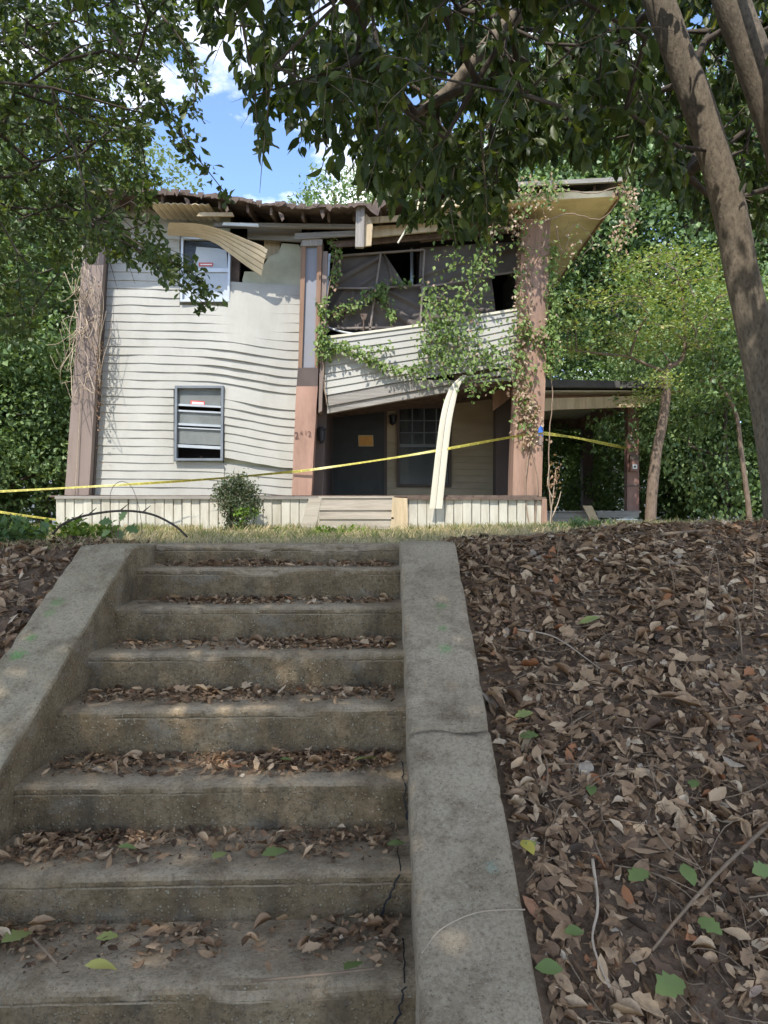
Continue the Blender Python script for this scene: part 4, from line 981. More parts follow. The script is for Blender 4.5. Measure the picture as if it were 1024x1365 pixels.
cloth(quad((500, 384), (562, 380), (560, 440), (493, 442)), 13.74, 'tarp', [(0.3, 0.5, 2.2, 0.06, 0.06), (0.6, 0.6, 2.3, 0.05, 0.06), (0.85, 0.4, 2.1, 0.05, 0.05), (0.5, 0.9, 2.4, 0.05, 0.04)])
cloth(quad((560, 330), (690, 322), (690, 362), (558, 384)), 13.74, 'tarp', [(0.4, 0.5, 1.1, 0.08, 0.06), (0.7, 0.4, 0.7, 0.06, 0.04)])
cloth(quad((560, 380), (655, 368), (662, 424), (556, 440)), 13.75, 'tarp', [(0.4, 0.5, 2.1, 0.08, 0.06), (0.75, 0.5, 1.9, 0.05, 0.06)])
for a, b, r in [((508, 336), (493, 440), 0.02), ((437, 384), (500, 384.5), 0.018), ((500, 384), (566, 380), 0.018), ((455, 341), (565, 333), 0.022), ((433, 438), (536, 436), 0.02), ((566, 333), (560, 440), 0.018), ((655, 367), (694, 362), 0.018), ((560, 384), (655, 368), 0.015)]:
    mb = MB(); mb.bar(P(*a, 13.66), P(*b, 13.66), 0.03, r * 2, (0, 1, 0)); mb.build('batten', MT['batten'], house)
pix_part('inner_post', [(547, 385), (551, 385), (551, 330), (547, 330)], 14.3, 0.06, 'alu')
pix_part('inner_panel', [(555, 440), (566, 440), (566, 325), (555, 325)], 14.6, 0.05, 'col_dark')
mb = MB(); mb.tube(spline([P(432, 434, 13.5), P(455, 442, 13.45), P(490, 446, 13.45), P(520, 442, 13.45)], 14), 0.016, 6); mb.build('loose_cable', MT['alu'], house, True)
sv = MB(); sv.pix([(480, 418), (490, 418), (487.5, 426), (482.5, 426)], 13.60, 0.03); sv.pix([(483.5, 446), (485, 446), (485.6, 426), (484.2, 426)], 13.60, 0.02); sv.build('hanging_lamp', MT['wood_rot'], house)

# roof: sagging sheet with a ragged front edge, rafters, boards and soffits
ED = 12.72
EAVE = [(60, 250), (130, 251), (205, 251), (250, 254), (300, 260), (350, 267), (400, 271.5), (450, 272), (490, 269), (530, 264), (580, 254), (625, 247.5), (700, 242.5), (770, 239), (836, 236)]
n = 150; V = []; Fc = []; rows = [0.0, 0.25, 0.7, 1.6, 3.2, 5.4]
sag = lambda x: 0.8 * math.exp(-((x - 440) / 130) ** 2)
for i in range(n + 1):
    px = 60 + (836 - 60) * i / n; py = float(interp(px, EAVE)); rag = 1 if 205 < px < 600 else 0.12
    jag = rag * (max(0, nz(px, 0, 0, 0.021) - 0.1) * 0.55 + 0.05 * nz(px, 2, 0, 0.33) + 0.12 * max(0, nz(px, 5, 0, 0.11) - 0.25))
    for r in rows:
        D = ED + r + (jag if r == 0 else (jag * 0.5 if r < 0.3 else 0))
        base = P(px, py, ED); z = base.z + 0.20 * r * (1 - 0.3 * sag(px)) + (0.02 * nz(px, r, 0, 0.05))
        if r == 0: z += rag * (0.035 * nz(px, 7, 1, 0.045) + 0.02 * nz(px, 3, 1, 0.21)) - rag * 0.02
        V.append(Vector((base.x, D, z)))
m = len(rows)
for i in range(n):
    for j in range(m - 1): a = i * m + j; Fc.append((a, a + m, a + m + 1, a + 1))
N0 = len(V)
V += [v - Vector((0, 0, 0.045 + 0.025 * nz(v.x, v.y, 0, 2))) for v in V]
Fc += [tuple(q + N0 for q in f[::-1]) for f in Fc]
for i in range(n):
    a, b = i * m, (i + 1) * m; Fc.append((a, a + N0, b + N0, b)); a2, b2 = a + m - 1, b + m - 1; Fc.append((a2, b2, b2 + N0, a2 + N0))
for j in range(m - 1):
    Fc.append((j, j + 1, j + 1 + N0, j + N0)); a = n * m + j; Fc.append((a, a + N0, a + 1 + N0, a + 1))
roof = mesh_obj('roof', V, Fc, MT['shingle'], house)
# back slope and right hip to close the attic
rx0, rx1 = hx(60, ED), hx(836, ED); zr = 7.07 + 0.3 * 5.4 - 0.55
mb = MB(); mb.add([(rx0, ED + 5.4, zr), (rx1, ED + 5.4, zr), (rx1, 24, 6.95), (rx0, 24, 6.95), (rx0, ED + 5.4, zr - 0.08), (rx1, ED + 5.4, zr - 0.08), (rx1, 24, 6.87), (rx0, 24, 6.87)], [(0, 1, 2, 3), (7, 6, 5, 4), (3, 2, 6, 7), (1, 5, 6, 2), (0, 3, 7, 4)]); mb.build('roof_slope', MT['shingle'], house)
mb = MB(); mb.add([(rx1 - 1.0, ED + 1.0, 7.08), (rx1 - 1.0, 23, 7.0), (rx1 - 1.0, ED + 5.4, zr - 0.2), (rx1 - 0.95, ED + 1.0, 7.08), (rx1 - 0.95, 23, 7.0), (rx1 - 0.95, ED + 5.4, zr - 0.2)], [(0, 1, 2), (5, 4, 3), (0, 3, 4, 1), (1, 4, 5, 2), (2, 5, 3, 0)]); mb.build('attic_end', MT['siding'], house)
mb = MB(); mb.box((rx0 + 0.1, 14.6, 6.80), (rx1 - 1.05, 14.7, 7.35)); mb.build('attic_dark_sheet', MT['dark'], house)  # near-black sheet put in so the attic gap reads dark
for i in range(20):
    px = 110 + i * 36 + U(-4, 4); b = P(px, float(interp(px, EAVE)), ED); yo = U(0.02, 0.3)
    mb = MB(); mb.bar((b.x, ED + yo + 0.05, b.z - 0.14 + 0.2 * yo), (b.x, ED + 3.0, b.z - 0.13 + 0.2 * 3 * (1 - 0.3 * sag(px))), 0.04, 0.12); mb.build('rafter', MT['wood_rot'], house)
# left piece of ribbed soffit still up
for i in range(9):
    xa = 196 + i * 9.2; f = lambda x: 270 + (x - 205) * 0.03
    fr = [P(xa, f(xa), 12.86), P(xa + 8.6, f(xa + 8.6), 12.86)]; bk = [Vector((v.x + 0.06, 13.52, v.z - 0.005)) for v in fr]
    mid = [(fr[0] + fr[1]) / 2 - Vector((0, 0, 0.022)), (bk[0] + bk[1]) / 2 - Vector((0, 0, 0.022))]
    V = [fr[0], mid[0], fr[1], bk[0], mid[1], bk[1]]; V += [v + Vector((0, 0, 0.012)) for v in V]
    mesh_obj('soffit_panel', V, [(0, 3, 4, 1), (1, 4, 5, 2), (6, 7, 10, 9), (7, 8, 11, 10), (0, 1, 7, 6), (1, 2, 8, 7), (2, 5, 11, 8), (0, 6, 9, 3)], MT['soffit'], house)
# curled sheet of soffit hanging over the upper window
top = spline([P(226, 297, 13.05), P(262, 298, 13.0), P(296, 306, 12.98), (P(326, 318, 13.0)), P(348, 327, 13.05), P(357, 333, 13.1)], 26)
bot = spline([P(224, 314, 13.50), P(256, 316, 13.46), P(284, 323, 13.40), P(306, 338, 13.34), P(330, 356, 13.3), P(349, 368, 13.28)], 26)
for k in range(5):
    V = []; Fc = []
    for i in range(26):
        for t in (k / 5 + 0.006, k / 5 + 0.03, (k + 1) / 5 - 0.03, (k + 1) / 5 - 0.004):
            bulge = 0.0 if t in (k / 5 + 0.006, (k + 1) / 5 - 0.004) else -0.016
            V.append(top[i].lerp(bot[i], t) + Vector((0, bulge - 0.05 * math.sin(math.pi * t), 0)))
    for i in range(25):
        for j in range(3): a = 4 * i + j; Fc.append((a, a + 1, a + 5, a + 4))
    N0 = len(V); V = V + [v + Vector((0, 0.010, 0.004)) for v in V]; Fc += [tuple(q + N0 for q in f[::-1]) for f in Fc]
    mesh_obj('soffit_panel', V, Fc, MT['soffit'], house)
pix_part('fascia_board', [(262, 288), (312, 288), (310, 283), (266, 283)], 12.95, 0.04, 'wood_tan')
pix_part('fascia_board', [(296, 300), (345, 302), (344, 298), (298, 296)], 13.1, 0.04, 'house_white')
# plates and loose boards above the upper porch
for (pts, D, t, mt) in [([(285, 302), (480, 304), (480, 299), (285, 296)], 13.2, 0.08, 'wood_grey'), ([(330, 318), (402, 322), (402, 304), (330, 302)], 13.5, 0.05, 'wood_grey'),
                        ([(392, 319), (475, 314), (475, 307), (393, 311)], 13.25, 0.04, 'wood_grey'), ([(475, 318), (600, 306), (600, 295), (475, 303)], 13.22, 0.05, 'wood_tan'),
                        ([(440, 330), (600, 316), (600, 310), (440, 322)], 13.4, 0.05, 'wood_rot'), ([(480, 298), (660, 286), (660, 279), (480, 290)], 13.0, 0.04, 'wood_tan'), ([(560, 322), (696, 308), (696, 296), (560, 312)], 13.5, 0.06, 'wood_rot'),
                        ([(600, 304), (700, 296), (700, 288), (600, 292)], 13.3, 0.05, 'wood_rot')]:
    pix_part('loose_board', pts, D, t, mt)
pix_part('hanging_post', [(473.5, 329), (485, 329), (486.5, 269), (475, 268)], 12.80, 0.09, 'wood_greyv')
pix_part('hanging_post', [(485.3, 328), (495, 327), (497, 300), (493, 290), (487, 284)], 12.88, 0.05, 'wood_tan')
mb = MB(); mb.bar(P(561, 274, 12.75), P(530.5, 324, 12.85), 0.035, 0.02); mb.build('loose_batten', MT['strip'], house)
pix_part('roof_flap', [(488, 275), (496, 283), (504, 288), (507, 278), (520, 268), (526, 262), (500, 266)], 12.66, 0.02, 'shingle')
rt = random.Random(77)
for i in range(16):
    px = 215 + i * 17 + rt.uniform(-6, 6); py = float(interp(px, EAVE)) + rt.uniform(0, 2); w = rt.uniform(7, 16); h = rt.uniform(3, 10)
    poly = [(px - w / 2, py - 1), (px - w / 2 + rt.uniform(0, 3), py + h * rt.uniform(0.4, 1)), (px - w * 0.1, py + h * rt.uniform(0.3, 0.7)), (px + w * 0.15, py + h), (px + w / 2, py + h * rt.uniform(0.1, 0.5)), (px + w / 2, py - 1)]
    pix_part('torn_shingle', poly, 12.69 + rt.uniform(-0.03, 0.03), 0.012, rt.choice(('shingle', 'wood_rot', 'shingle')))
for (px, py, s) in [(376, 286, 9), (430, 280, 12), (302, 275, 8), (250, 266, 7)]:
    pix_part('splinter', [(px, py + s), (px + 3, py + s * 0.6), (px + 2, py), (px - 5, py - s * 0.5), (px - 3, py + s * 0.3)], 12.78, 0.02, 'wood_rot')
# right end: bounce lit soffit under front and side overhang, thin grey roof edge
ZS = EYE + (697 - 262) * 12.85 / F
xe = hx(824, 12.85)
for i in range(5):
    y0 = 12.86 + i * 0.155; xl = hx(556 + 6 * i, 12.86)
    mb = MB(); nseg = 10; V = []; Fc = []
    for j in range(nseg + 1):
        u = j / nseg; x = xl + (xe - xl) * u; dz = -0.10 * (1 - u) ** 2 + 0.012 * nz(x, i, 0, 1.7)
        V += [(x, y0, ZS + dz), (x, y0 + 0.15, ZS + dz - 0.012), (x, y0 + 0.15, ZS + dz + 0.012), (x, y0, ZS + dz + 0.02)]
    for j in range(nseg):
        for q in range(4): Fc.append((4 * j + q, 4 * j + (q + 1) % 4, 4 * j + 4 + (q + 1) % 4, 4 * j + 4 + q))
    mesh_obj('soffit_panel', V, [f[::-1] for f in Fc], MT['soffit_bounce'], house)
for i in range(40):
    y0 = 13.65 + i * 0.235
    MB().add([(2.6, y0, ZS - 0.01), (xe, y0, ZS), (xe, y0 + 0.225, ZS), (2.6, y0 + 0.225, ZS - 0.01), (2.6, y0, ZS + 0.02), (xe, y0, ZS + 0.02), (xe, y0 + 0.225, ZS + 0.02), (2.6, y0 + 0.225, ZS + 0.02)],
             [(0, 3, 2, 1), (4, 5, 6, 7), (0, 1, 5, 4), (2, 3, 7, 6), (1, 2, 6, 5), (0, 4, 7, 3)]).build('soffit_panel', MT['soffit_bounce'], house)
mb = MB(); mb.add([(xe, 12.8, ZS - 0.03), (xe, 23, ZS - 0.03), (xe, 23, ZS + 0.22), (xe, 12.8, ZS + 0.22), (xe + 0.03, 12.8, ZS - 0.03), (xe + 0.03, 23, ZS - 0.03), (xe + 0.03, 23, ZS + 0.22), (xe + 0.03, 12.8, ZS + 0.22)], [(0, 1, 2, 3), (7, 6, 5, 4), (0, 4, 5, 1), (3, 2, 6, 7), (0, 3, 7, 4)]); mb.build('fascia_board', MT['trim_brown'], house)
pix_part('fascia_board', [(556, 279), (700, 268), (818, 262), (818, 254), (700, 258), (556, 270)], 12.80, 0.03, 'soffit_bounce')
pix_part('roof_edge', [(626, 253), (700, 248), (836, 241), (836, 235.5), (700, 242), (626, 247)], 12.66, 0.06, 'wood_grey')

# ------------------------------------------------------------------ side porch with its own number
sp = empty('side_porch', (5.0, 17, 1.6), 'brown side porch with flat sagging roof and peeling square posts', 'porch')
SD = 16.8
def sx(px, D=SD): return (px - 512) * D / F
def szz(py, D=SD): return EYE + (HORIZON - py) * D / F
X0, X1 = 2.75, sx(876); zt = szz(516)
mb = MB(); mb.add([(X0, 16.2, zt + 0.08), (X1, 16.2, zt), (X1 - 0.1, 21, zt + 0.1), (X0, 21, zt + 0.2), (X0, 16.2, zt - 0.10), (X1, 16.2, zt - 0.12), (X1 - 0.1, 21, zt - 0.02), (X0, 21, zt + 0.05)], [(0, 1, 2, 3), (7, 6, 5, 4), (0, 4, 5, 1), (1, 5, 6, 2), (2, 6, 7, 3), (0, 3, 7, 4)]); mb.build('roof', MT['porch_roof'], sp)
for i in range(12):
    w = (X1 - 0.25 - X0) / 12; xa = X0 + i * w
    mb = MB(); mb.box((xa, 16.35, zt - 0.17 + 0.004 * (i % 2)), (xa + w - 0.008, 20.9, zt - 0.15)); mb.build('ceiling_board', MT['strip'], sp)
MB().pix([(725, 548), (742, 546), (860, 542), (874, 534), (876, 527), (725, 531)], 16.4, 0.05).build('fascia_board', MT['wood_tan'], sp)
MB().box((X0, 16.75, zt - 0.42), (sx(853), 16.93, zt - 0.171)).build('beam', MT['trim_brown'], sp)
mb = MB(); mb.bar((sx(842), 16.95, zt - 0.30), (sx(842) - 0.15, 20.8, zt - 0.30), 0.16, 0.25); mb.build('beam', MT['porch_brown'], sp)
mb = MB(); mb.bar((X0, 20.7, zt - 0.32), (sx(842) - 0.2, 20.7, zt - 0.32), 0.16, 0.25); mb.build('beam', MT['wood_rot'], sp)
ZP = szz(681)
p1 = MB().pix([(836, 681), (852, 681), (852, 540), (837, 540)], 16.72, 0.22).build('post', MT['porch_brown'], sp)
MB().pix([(835, 648.5), (852.6, 648.5), (852.6, 646.5), (835, 646.5)], 16.70, 0.25).build('post_band', MT['col_dark'], p1)
MB().box((sx(783, 20.6) - 0.13, 20.55, ZP), (sx(783, 20.6) + 0.14, 20.8, zt - 0.4)).build('post', MT['col_dark'], sp)
for ch, px, py, c in (('2', 839, 586, 'white'), ('4', 841, 592, 'white'), ('1', 844.5, 597, 'strip'), ('4', 846.5, 603, 'buff')):
    put_text(ch, 0.14, P(px, py, 16.71), c, p1, 'house_number')
bx_ = MB().pix([(840.5, 628), (851.5, 628), (851.5, 612), (840.5, 612)], 16.62, 0.09).build('meter_box', MT['porch_brown'], p1)
MB().pix([(840, 613), (852, 613), (852, 606), (840, 606)], 16.60, 0.11).build('box_lid', MT['col_dark'], bx_)
MB().pix([(843.5, 625), (849.5, 625), (849.5, 619), (843.5, 619)], 16.612, 0.006).build('box_window', MT['house_white'], bx_)
MB().pix([(845.3, 623.2), (847.7, 623.2), (847.7, 620.8), (845.3, 620.8)], 16.606, 0.004).build('lock', MT['black'], bx_)
for i in range(16):
    xa = X0 + i * 0.2
    if xa > sx(850): break
    MB().box((xa, 16.65, ZP - 0.04), (xa + 0.19, 20.9, ZP)).build('deck_board', MT['wood_grey'], sp)
MB().pix([(728, 712), (800, 712), (800, 684), (728, 684)], 16.66, 0.1).build('skirting', MT['wood_grey'], sp)
MB().pix([(796, 690), (852, 690), (852, 682.5), (796, 682.5)], 16.60, 0.06).build('rim_board', MT['wood_grey'], sp)
MB().pix([(806, 712), (856, 712), (856, 692), (806, 692)], 16.3, 0.3).build('tread_board', MT['wood_grey'], sp)
MB().pix([(822, 693.5), (850, 693.5), (850, 691.8), (822, 691.8)], 16.27, 0.04).build('step_edge', MT['house_white'], sp)
MB().pix([(795, 710), (807, 710), (789, 674), (777, 674)], 16.4, 0.05).build('stringer', MT['wood_tan'], sp)

# ------------------------------------------------------------------ caution tape
TXT, TXF = text_geo('CAUTION   CAUTION   CAUTION   ', 1.0)
TW = max(v.x for v in TXT) * 1.04
def tape(pts, label, width=0.043, twist=0.8):
    L = spline(pts, 60); cum = [0]
    for a, b in zip(L, L[1:]): cum.append(cum[-1] + (b - a).length)
    def at(d, v):
        d = min(max(d, 0), cum[-1] - 1e-6); i = max(0, min(len(cum) - 2, int(np.searchsorted(cum, d, 'right')) - 1)); t = (d - cum[i]) / (cum[i + 1] - cum[i])
        p = L[i].lerp(L[i + 1], t); dr_ = (L[i + 1] - L[i]).normalized(); up = Vector((0, 0, 1)) - dr_ * dr_.z
        a = twist * math.sin(d * 1.1) ; up = (up.normalized() * math.cos(a) + Vector((0, 1, 0)) * math.sin(a))
        return p + up * (v - 0.5) * width
    n = 90; V = []; Fc = []
    for i in range(n + 1):
        d = cum[-1] * i / n; V += [at(d, 0), at(d, 1)]
    for i in range(n): Fc.append((2 * i, 2 * i + 2, 2 * i + 3, 2 * i + 1))
    o = tag(mesh_obj('caution_tape', V, Fc, MT['tape'], None), label, 'caution tape')
    sc = 0.75 * width; d0 = 0; TV = []; TF = []
    while d0 < cum[-1]:
        for v in TXT: TV.append(at(d0 + v.x * sc, 0.16 + v.y * 0.9) + Vector((0, -0.004, 0)))
        k = len(TV) - len(TXT); TF += [tuple(q + k for q in f) for f in TXF if d0 + max(TXT[q].x for q in f) * sc < cum[-1]]
        d0 += TW * sc
    tag(mesh_obj('lettering', TV, TF, MT['tape_ink'], o), kind='stuff')
    return o
tape([P(-60, 658, 11.8), P(60, 652, 12.4), P(200, 644, 12.8), P(300, 637, 12.95), P(389, 629, 13.24)], 'yellow caution tape strung across the lapped siding below the lower window')
tape([P(389.5, 629, 13.26), P(420, 625.5, 13.22), P(520, 611, 13.1), P(600, 597.5, 13.1), P(683, 582.5, 13.22), P(724, 577.5, 13.25)], 'yellow caution tape strung across the dark porch in front of the door')
tape([P(724.5, 577.5, 13.3), P(770, 584, 14.6), P(836, 597.5, 16.66)], 'yellow caution tape running from the pink column to the side porch post', 0.06, 0.8)
tape([P(-60, 673, 12.2), P(10, 684, 12.5), P(75, 693, 13.1)], 'short yellow caution tape tied to the corner of the skirting')

# ------------------------------------------------------------------ trees
def grow(root, targets, cost_k=0.35, seed=0, jit=0.12, sag=0.0):
    """join every target to the nearest node already grown: a branching skeleton. root: list of (point, parent)"""
    rg = np.random.default_rng(seed)
    pts = [np.array(p, float) for p, _ in root]; par = [q for _, q in root]
    dist = [0.0] * len(pts)
    for i in range(1, len(pts)): dist[i] = dist[par[i]] + 0.35 * np.linalg.norm(pts[i] - pts[par[i]])
    T = np.array(targets, float); base = np.array(pts)
    order = np.argsort([np.min(np.linalg.norm(base - t, axis=1)) for t in T])
    tips = []
    for ti in order:
        t = T[ti]; A = np.array(pts); dd = np.linalg.norm(A - t, axis=1) + cost_k * np.array(dist)
        k = int(np.argmin(dd)); a = pts[k]; L = np.linalg.norm(t - a); prev = k
        nseg = max(1, int(L / 0.55))
        for j in range(1, nseg + 1):
            u = j / nseg; p = a + (t - a) * u
            if j < nseg: p = p + rg.normal(0, jit * L / nseg * 0.5, 3) + np.array([0, 0, sag * math.sin(math.pi * u) * L])
            pts.append(p); par.append(prev); dist.append(dist[prev] + L / nseg); prev = len(pts) - 1
        tips.append(prev)
    return pts, par, tips

def limbs_mesh(pts, par, tips, r_tip, power, n_root, sides=5, rmax=9):
    cnt = np.zeros(len(pts))
    for t in tips: cnt[t] += 1
    for i in range(len(pts) - 1, 0, -1):
        if par[i] is not None and par[i] >= 0: cnt[par[i]] += cnt[i]
    r = np.minimum(r_tip * np.maximum(cnt, 1) ** power, rmax)
    mb = MB()
    for i in range(n_root, len(pts)):
        k = par[i]; r0 = r[k] if k >= n_root else min(r[i] * 1.25, rmax)
        a, b = Vector(pts[k]), Vector(pts[i])
        if (b - a).length < 1e-4: continue
        d = (b - a).normalized(); u = d.orthogonal().normalized(); v = d.cross(u); V = []
        for p, rr in ((a, r0), (b + d * r[i] * 0.3, r[i])):
            for q in range(sides): t = 2 * math.pi * q / sides; V.append(p + (u * math.cos(t) + v * math.sin(t)) * rr)
        mb.add(V, [(q, (q + 1) % sides, (q + 1) % sides + sides, q + sides) for q in range(sides)])
    return mb

def trunk_tube(pts, radii, n=14, rings=40, rough=0.03, seed=0):
    sp_ = spline(pts, rings); rr = np.interp(np.linspace(0, 1, rings), np.linspace(0, 1, len(radii)), radii)
    mb = MB(); mb.tube(sp_, list(rr), n)
    mb.V = [tuple(Vector(v) + (Vector(v) - sp_[min(i // n, rings - 1)]) * (rough * 3 * nz(v[0], v[1], v[2] * 0.6 + seed, 4) + rough * nz(v[0], v[1], v[2] + seed, 14))) for i, v in enumerate(mb.V)]
    return mb

def spray(tips, dirs, n_leaf, length, droop, leaf_s, rg, hang=0.6, spread=0.5):
    """leaf positions and axes on short twigs at every tip; returns also the twig polylines"""
    pos, ax, hint, twigs = [], [], [], []
    for t, d in zip(tips, dirs):
        for _ in range(rg.integers(2, 4)):
            dd = d + rg.normal(0, spread, 3); dd /= np.linalg.norm(dd) + 1e-9; L = length * rg.uniform(0.6, 1.2)
            q = [t]; p = t.copy(); cur = dd.copy()
            for s in range(5):
                cur = cur + np.array([0, 0, -droop / 5]); cur /= np.linalg.norm(cur); p = p + cur * L / 5; q.append(p.copy())
            twigs.append(q)
            for i in range(n_leaf):
                u = rg.uniform(0.15, 1.0) * 5; k = min(int(u), 4); c = q[k] + (q[k + 1] - q[k]) * (u - k); tg = q[k + 1] - q[k]; tg /= np.linalg.norm(tg) + 1e-9
                a = tg * 0.5 + rg.normal(0, 0.6, 3) + np.array([0, 0, -hang]); pos.append(c); ax.append(a); hint.append(rg.normal(0, 0.7, 3) + np.array([0, 0, 0.6]))
    return np.array(pos), np.array(ax), np.array(hint), twigs

def near_tree(name, label, base, trunks, targets, variants, mat, bark, leaf_size, n_leaf, tw_len, droop, hang, seed, ok, n_single=300, tones=(0.1, 0.35, 0.6, 0.9), r_tip=0.0045, power=0.46, rmax=0.07, extra=(), shaded_limb_bark=None):
    rg = np.random.default_rng(seed)
    t = empty(name, base, label, 'tree')
    root = []
    for pts, radii, *nm in trunks:
        o0 = len(root); sp_ = spline(pts, 30)
        for i, p in enumerate(sp_): root.append((tuple(p), o0 + i - 1 if i else (0 if o0 else -1)))
        trunk_tube(pts, radii, 16, 60, 0.03, seed).build(nm[0] if nm else 'trunk', bark, t, True)
    pts, par, tips = grow(root, targets, 0.3, seed, 0.25)
    limb = limbs_mesh(pts, par, tips, r_tip, power, len(root), 6, rmax).build('limbs', shaded_limb_bark or bark, t, True); limb['kind'] = 'stuff'
    tp = np.array([pts[k] for k in tips]); dr_ = np.array([pts[k] - pts[par[k]] for k in tips]); dr_ /= np.linalg.norm(dr_, axis=1, keepdims=True) + 1e-9
    pos, ax, hint, tws = spray(tp, dr_, n_leaf, tw_len, droop, leaf_size, rg, hang)
    for (poly, nl) in extra:   # hanging boughs drawn one by one
        L = spline(poly, 12); LN = [np.array(v) for v in L]; tws.append(LN)
        for i in range(nl):
            u = rg.uniform(0, 11); k = min(int(u), 10); c = LN[k] + (LN[k + 1] - LN[k]) * (u - k) + rg.normal(0, 0.035, 3)
            pos = np.vstack([pos, c]); ax = np.vstack([ax, (LN[k + 1] - LN[k]) * 4 + rg.normal(0, 0.7, 3) + np.array([0, 0, -0.3])]); hint = np.vstack([hint, rg.normal(0, 0.7, 3) + np.array([0, -0.6, 0.5])])
    keep = ok(pos); pos, ax, hint = pos[keep], ax[keep], hint[keep]
    R = frames(ax, hint); n = len(pos); s = rg.uniform(leaf_size[0], leaf_size[1], n); rnd = rg.beta(1.6, 2.0, n)
    px, py = proj(pos); vis = (pos[:, 1] > 0.5) & (px > 0) & (px < 1024) & (py > 0) & (py < 800)
    score = np.where(vis, s / np.maximum(pos[:, 1], 0.5), 0); big = np.argsort(-score)[:n_single]; big = big[score[big] > 0]
    rest = np.ones(n, bool); rest[big] = False
    crown = link('crown', scatter(variants, pos[rest], R[rest], s[rest], rnd[rest], mat, 'crown'), t); crown['kind'] = 'stuff'
    VM = variant_meshes(variants, mat, tones, 'leaf')
    for k in big:
        o = single_leaf('leaf', VM[int(rg.integers(len(variants)))][int(rg.integers(len(tones)))], pos[k], R[k], s[k], None)
        o.parent = crown; o.matrix_parent_inverse = Matrix.Translation(-Vector(base))
    tm = MB()
    for q in tws:
        qa = np.array(q)
        if ok(qa[1:4]).all():
            if len(q) > 8: tm.tube(q, [0.009 - 0.0006 * i for i in range(len(q))], 5)
            else: tm.tube(q[::2] + [q[-1]], [0.003, 0.0025, 0.002, 0.001][:len(q[::2]) + 1], 3)
    w = tm.build('twigs', bark, t, True); w['kind'] = 'stuff'
    return t, n

def inside(poly, x, y):
    c = np.zeros(len(x), bool); n = len(poly)
    for i in range(n):
        (x1, y1), (x2, y2) = poly[i], poly[i - 1]
        hit = ((y1 > y) != (y2 > y)) & (x < (x2 - x1) * (y - y1) / (y2 - y1 + 1e-9) + x1); c ^= hit
    return c

# where each near crown shows against the sky and the house in the photograph
MAG = [(262, -40), (268, 40), (290, 95), (318, 90), (335, 150), (338, 205), (352, 212), (372, 150), (395, 195), (420, 200), (432, 225), (452, 205), (480, 240), (520, 268), (545, 300), (575, 290), (600, 320), (640, 322), (662, 290), (690, 215), (760, 205), (830, 225), (900, 255), (960, 300), (1200, 330), (1200, -40)]
OAK = [(-300, -40), (268, -40), (262, 30), (232, 60), (208, 88), (196, 120), (205, 170), (190, 205), (212, 240), (205, 275), (212, 300), (235, 322), (262, 338), (240, 352), (190, 350), (140, 335), (105, 350), (70, 400), (30, 460), (-300, 520)]
def mask_ok(poly, marg=0):
    def f(p):
        px, py = proj(p); front = p[:, 1] > 0.4
        infr = front & (px > -15) & (px < 1039) & (py > -15) & (py < 1400)
        return (~infr) | inside(poly, px, py)
    return f
ok_mag0, ok_oak = mask_ok(MAG), mask_ok(OAK)
def ok_mag(p):
    px, py = proj(p); m = ok_mag0(p)      # the two stems stand in front of their own leaves
    for xs_, ys2, hw in (((878, 908, 934, 957, 976, 997, 1018, 1035), (0, 80, 150, 225, 293, 403, 500, 600), 34), ((974, 997, 1022, 1055), (0, 60, 130, 240), 36)):
        m &= ~((np.abs(px - np.interp(py, ys2, xs_)) < hw) & (p[:, 1] < 5.75) & (py > -40) & (p[:, 1] > 0.5))
    return m
def low_top(p): return (p[:, 1] < 3.4) | (p[:, 2] < 1.95 + 0.74 * p[:, 1])
def sample(n, lo, hi, ok, seed, shell=None, shrink=28):
    rg = np.random.default_rng(seed); out = []
    while len(out) < n:
        p = rg.uniform(lo, hi, (400, 3)); 
        q = p.copy(); q[:, 2] -= shrink * q[:, 1] / F
        m = ok(p) & ok(q)
        if shell is not None: m &= shell(p)
        out += list(p[m])
    return np.array(out[:n])

def ell(c, r):
    c, r = np.array(c), np.array(r); return lambda p: (((p - c) / r) ** 2).sum(1) < 1
MAGV = [leaf_shape(U(0.19, 0.25), 0.45, U(0.05, 0.3), U(0.05, 0.35), U(-0.4, 0.4), 0, 5, 0, 300 + i) for i in range(6)]
OAKV = [leaf_shape(U(0.20, 0.27), 0.66, U(0.05, 0.3), U(0.0, 0.3), U(-0.4, 0.4), 0.0, 4, 0, 330 + i) for i in range(6)]
trA = ([P(1052, 722, 5.45), P(1035, 600, 5.42), P(1018, 500, 5.4), P(997, 403, 5.4), P(976, 293, 5.4), P(957, 225, 5.4), P(934, 150, 5.4), P(908, 80, 5.4), P(878, 0, 5.4), P(845, -90, 5.4), P(820, -190, 5.4), P(815, -300, 5.35)], [0.15, 0.125, 0.12, 0.112, 0.108, 0.105, 0.105, 0.10, 0.10, 0.09, 0.075, 0.05])
trB = ([P(1105, 722, 5.0), P(1082, 400, 5.0), P(1055, 240, 5.0), P(1022, 130, 5.0), P(997, 60, 5.0), P(974, 0, 5.0), P(945, -100, 5.0), P(930, -250, 4.9)], [0.15, 0.12, 0.115, 0.112, 0.11, 0.108, 0.09, 0.05])
limb_path = [P(800, -40, 5.3), P(705, 8, 5.2), P(650, 60, 5.1), P(600, 118, 5.0), P(545, 160, 4.9)]
tg1 = sample(520, (-1.7, 3.2, 3.3), (3.6, 7.2, 6.8), ok_mag, 21, lambda p: (p[:, 2] > 3.3 + 0.12 * np.abs(p[:, 0])) & low_top(p))
px, py = proj(tg1)
CAN = ell((-1.0, -0.4, 6.0), (4.6, 3.9, 1.7))
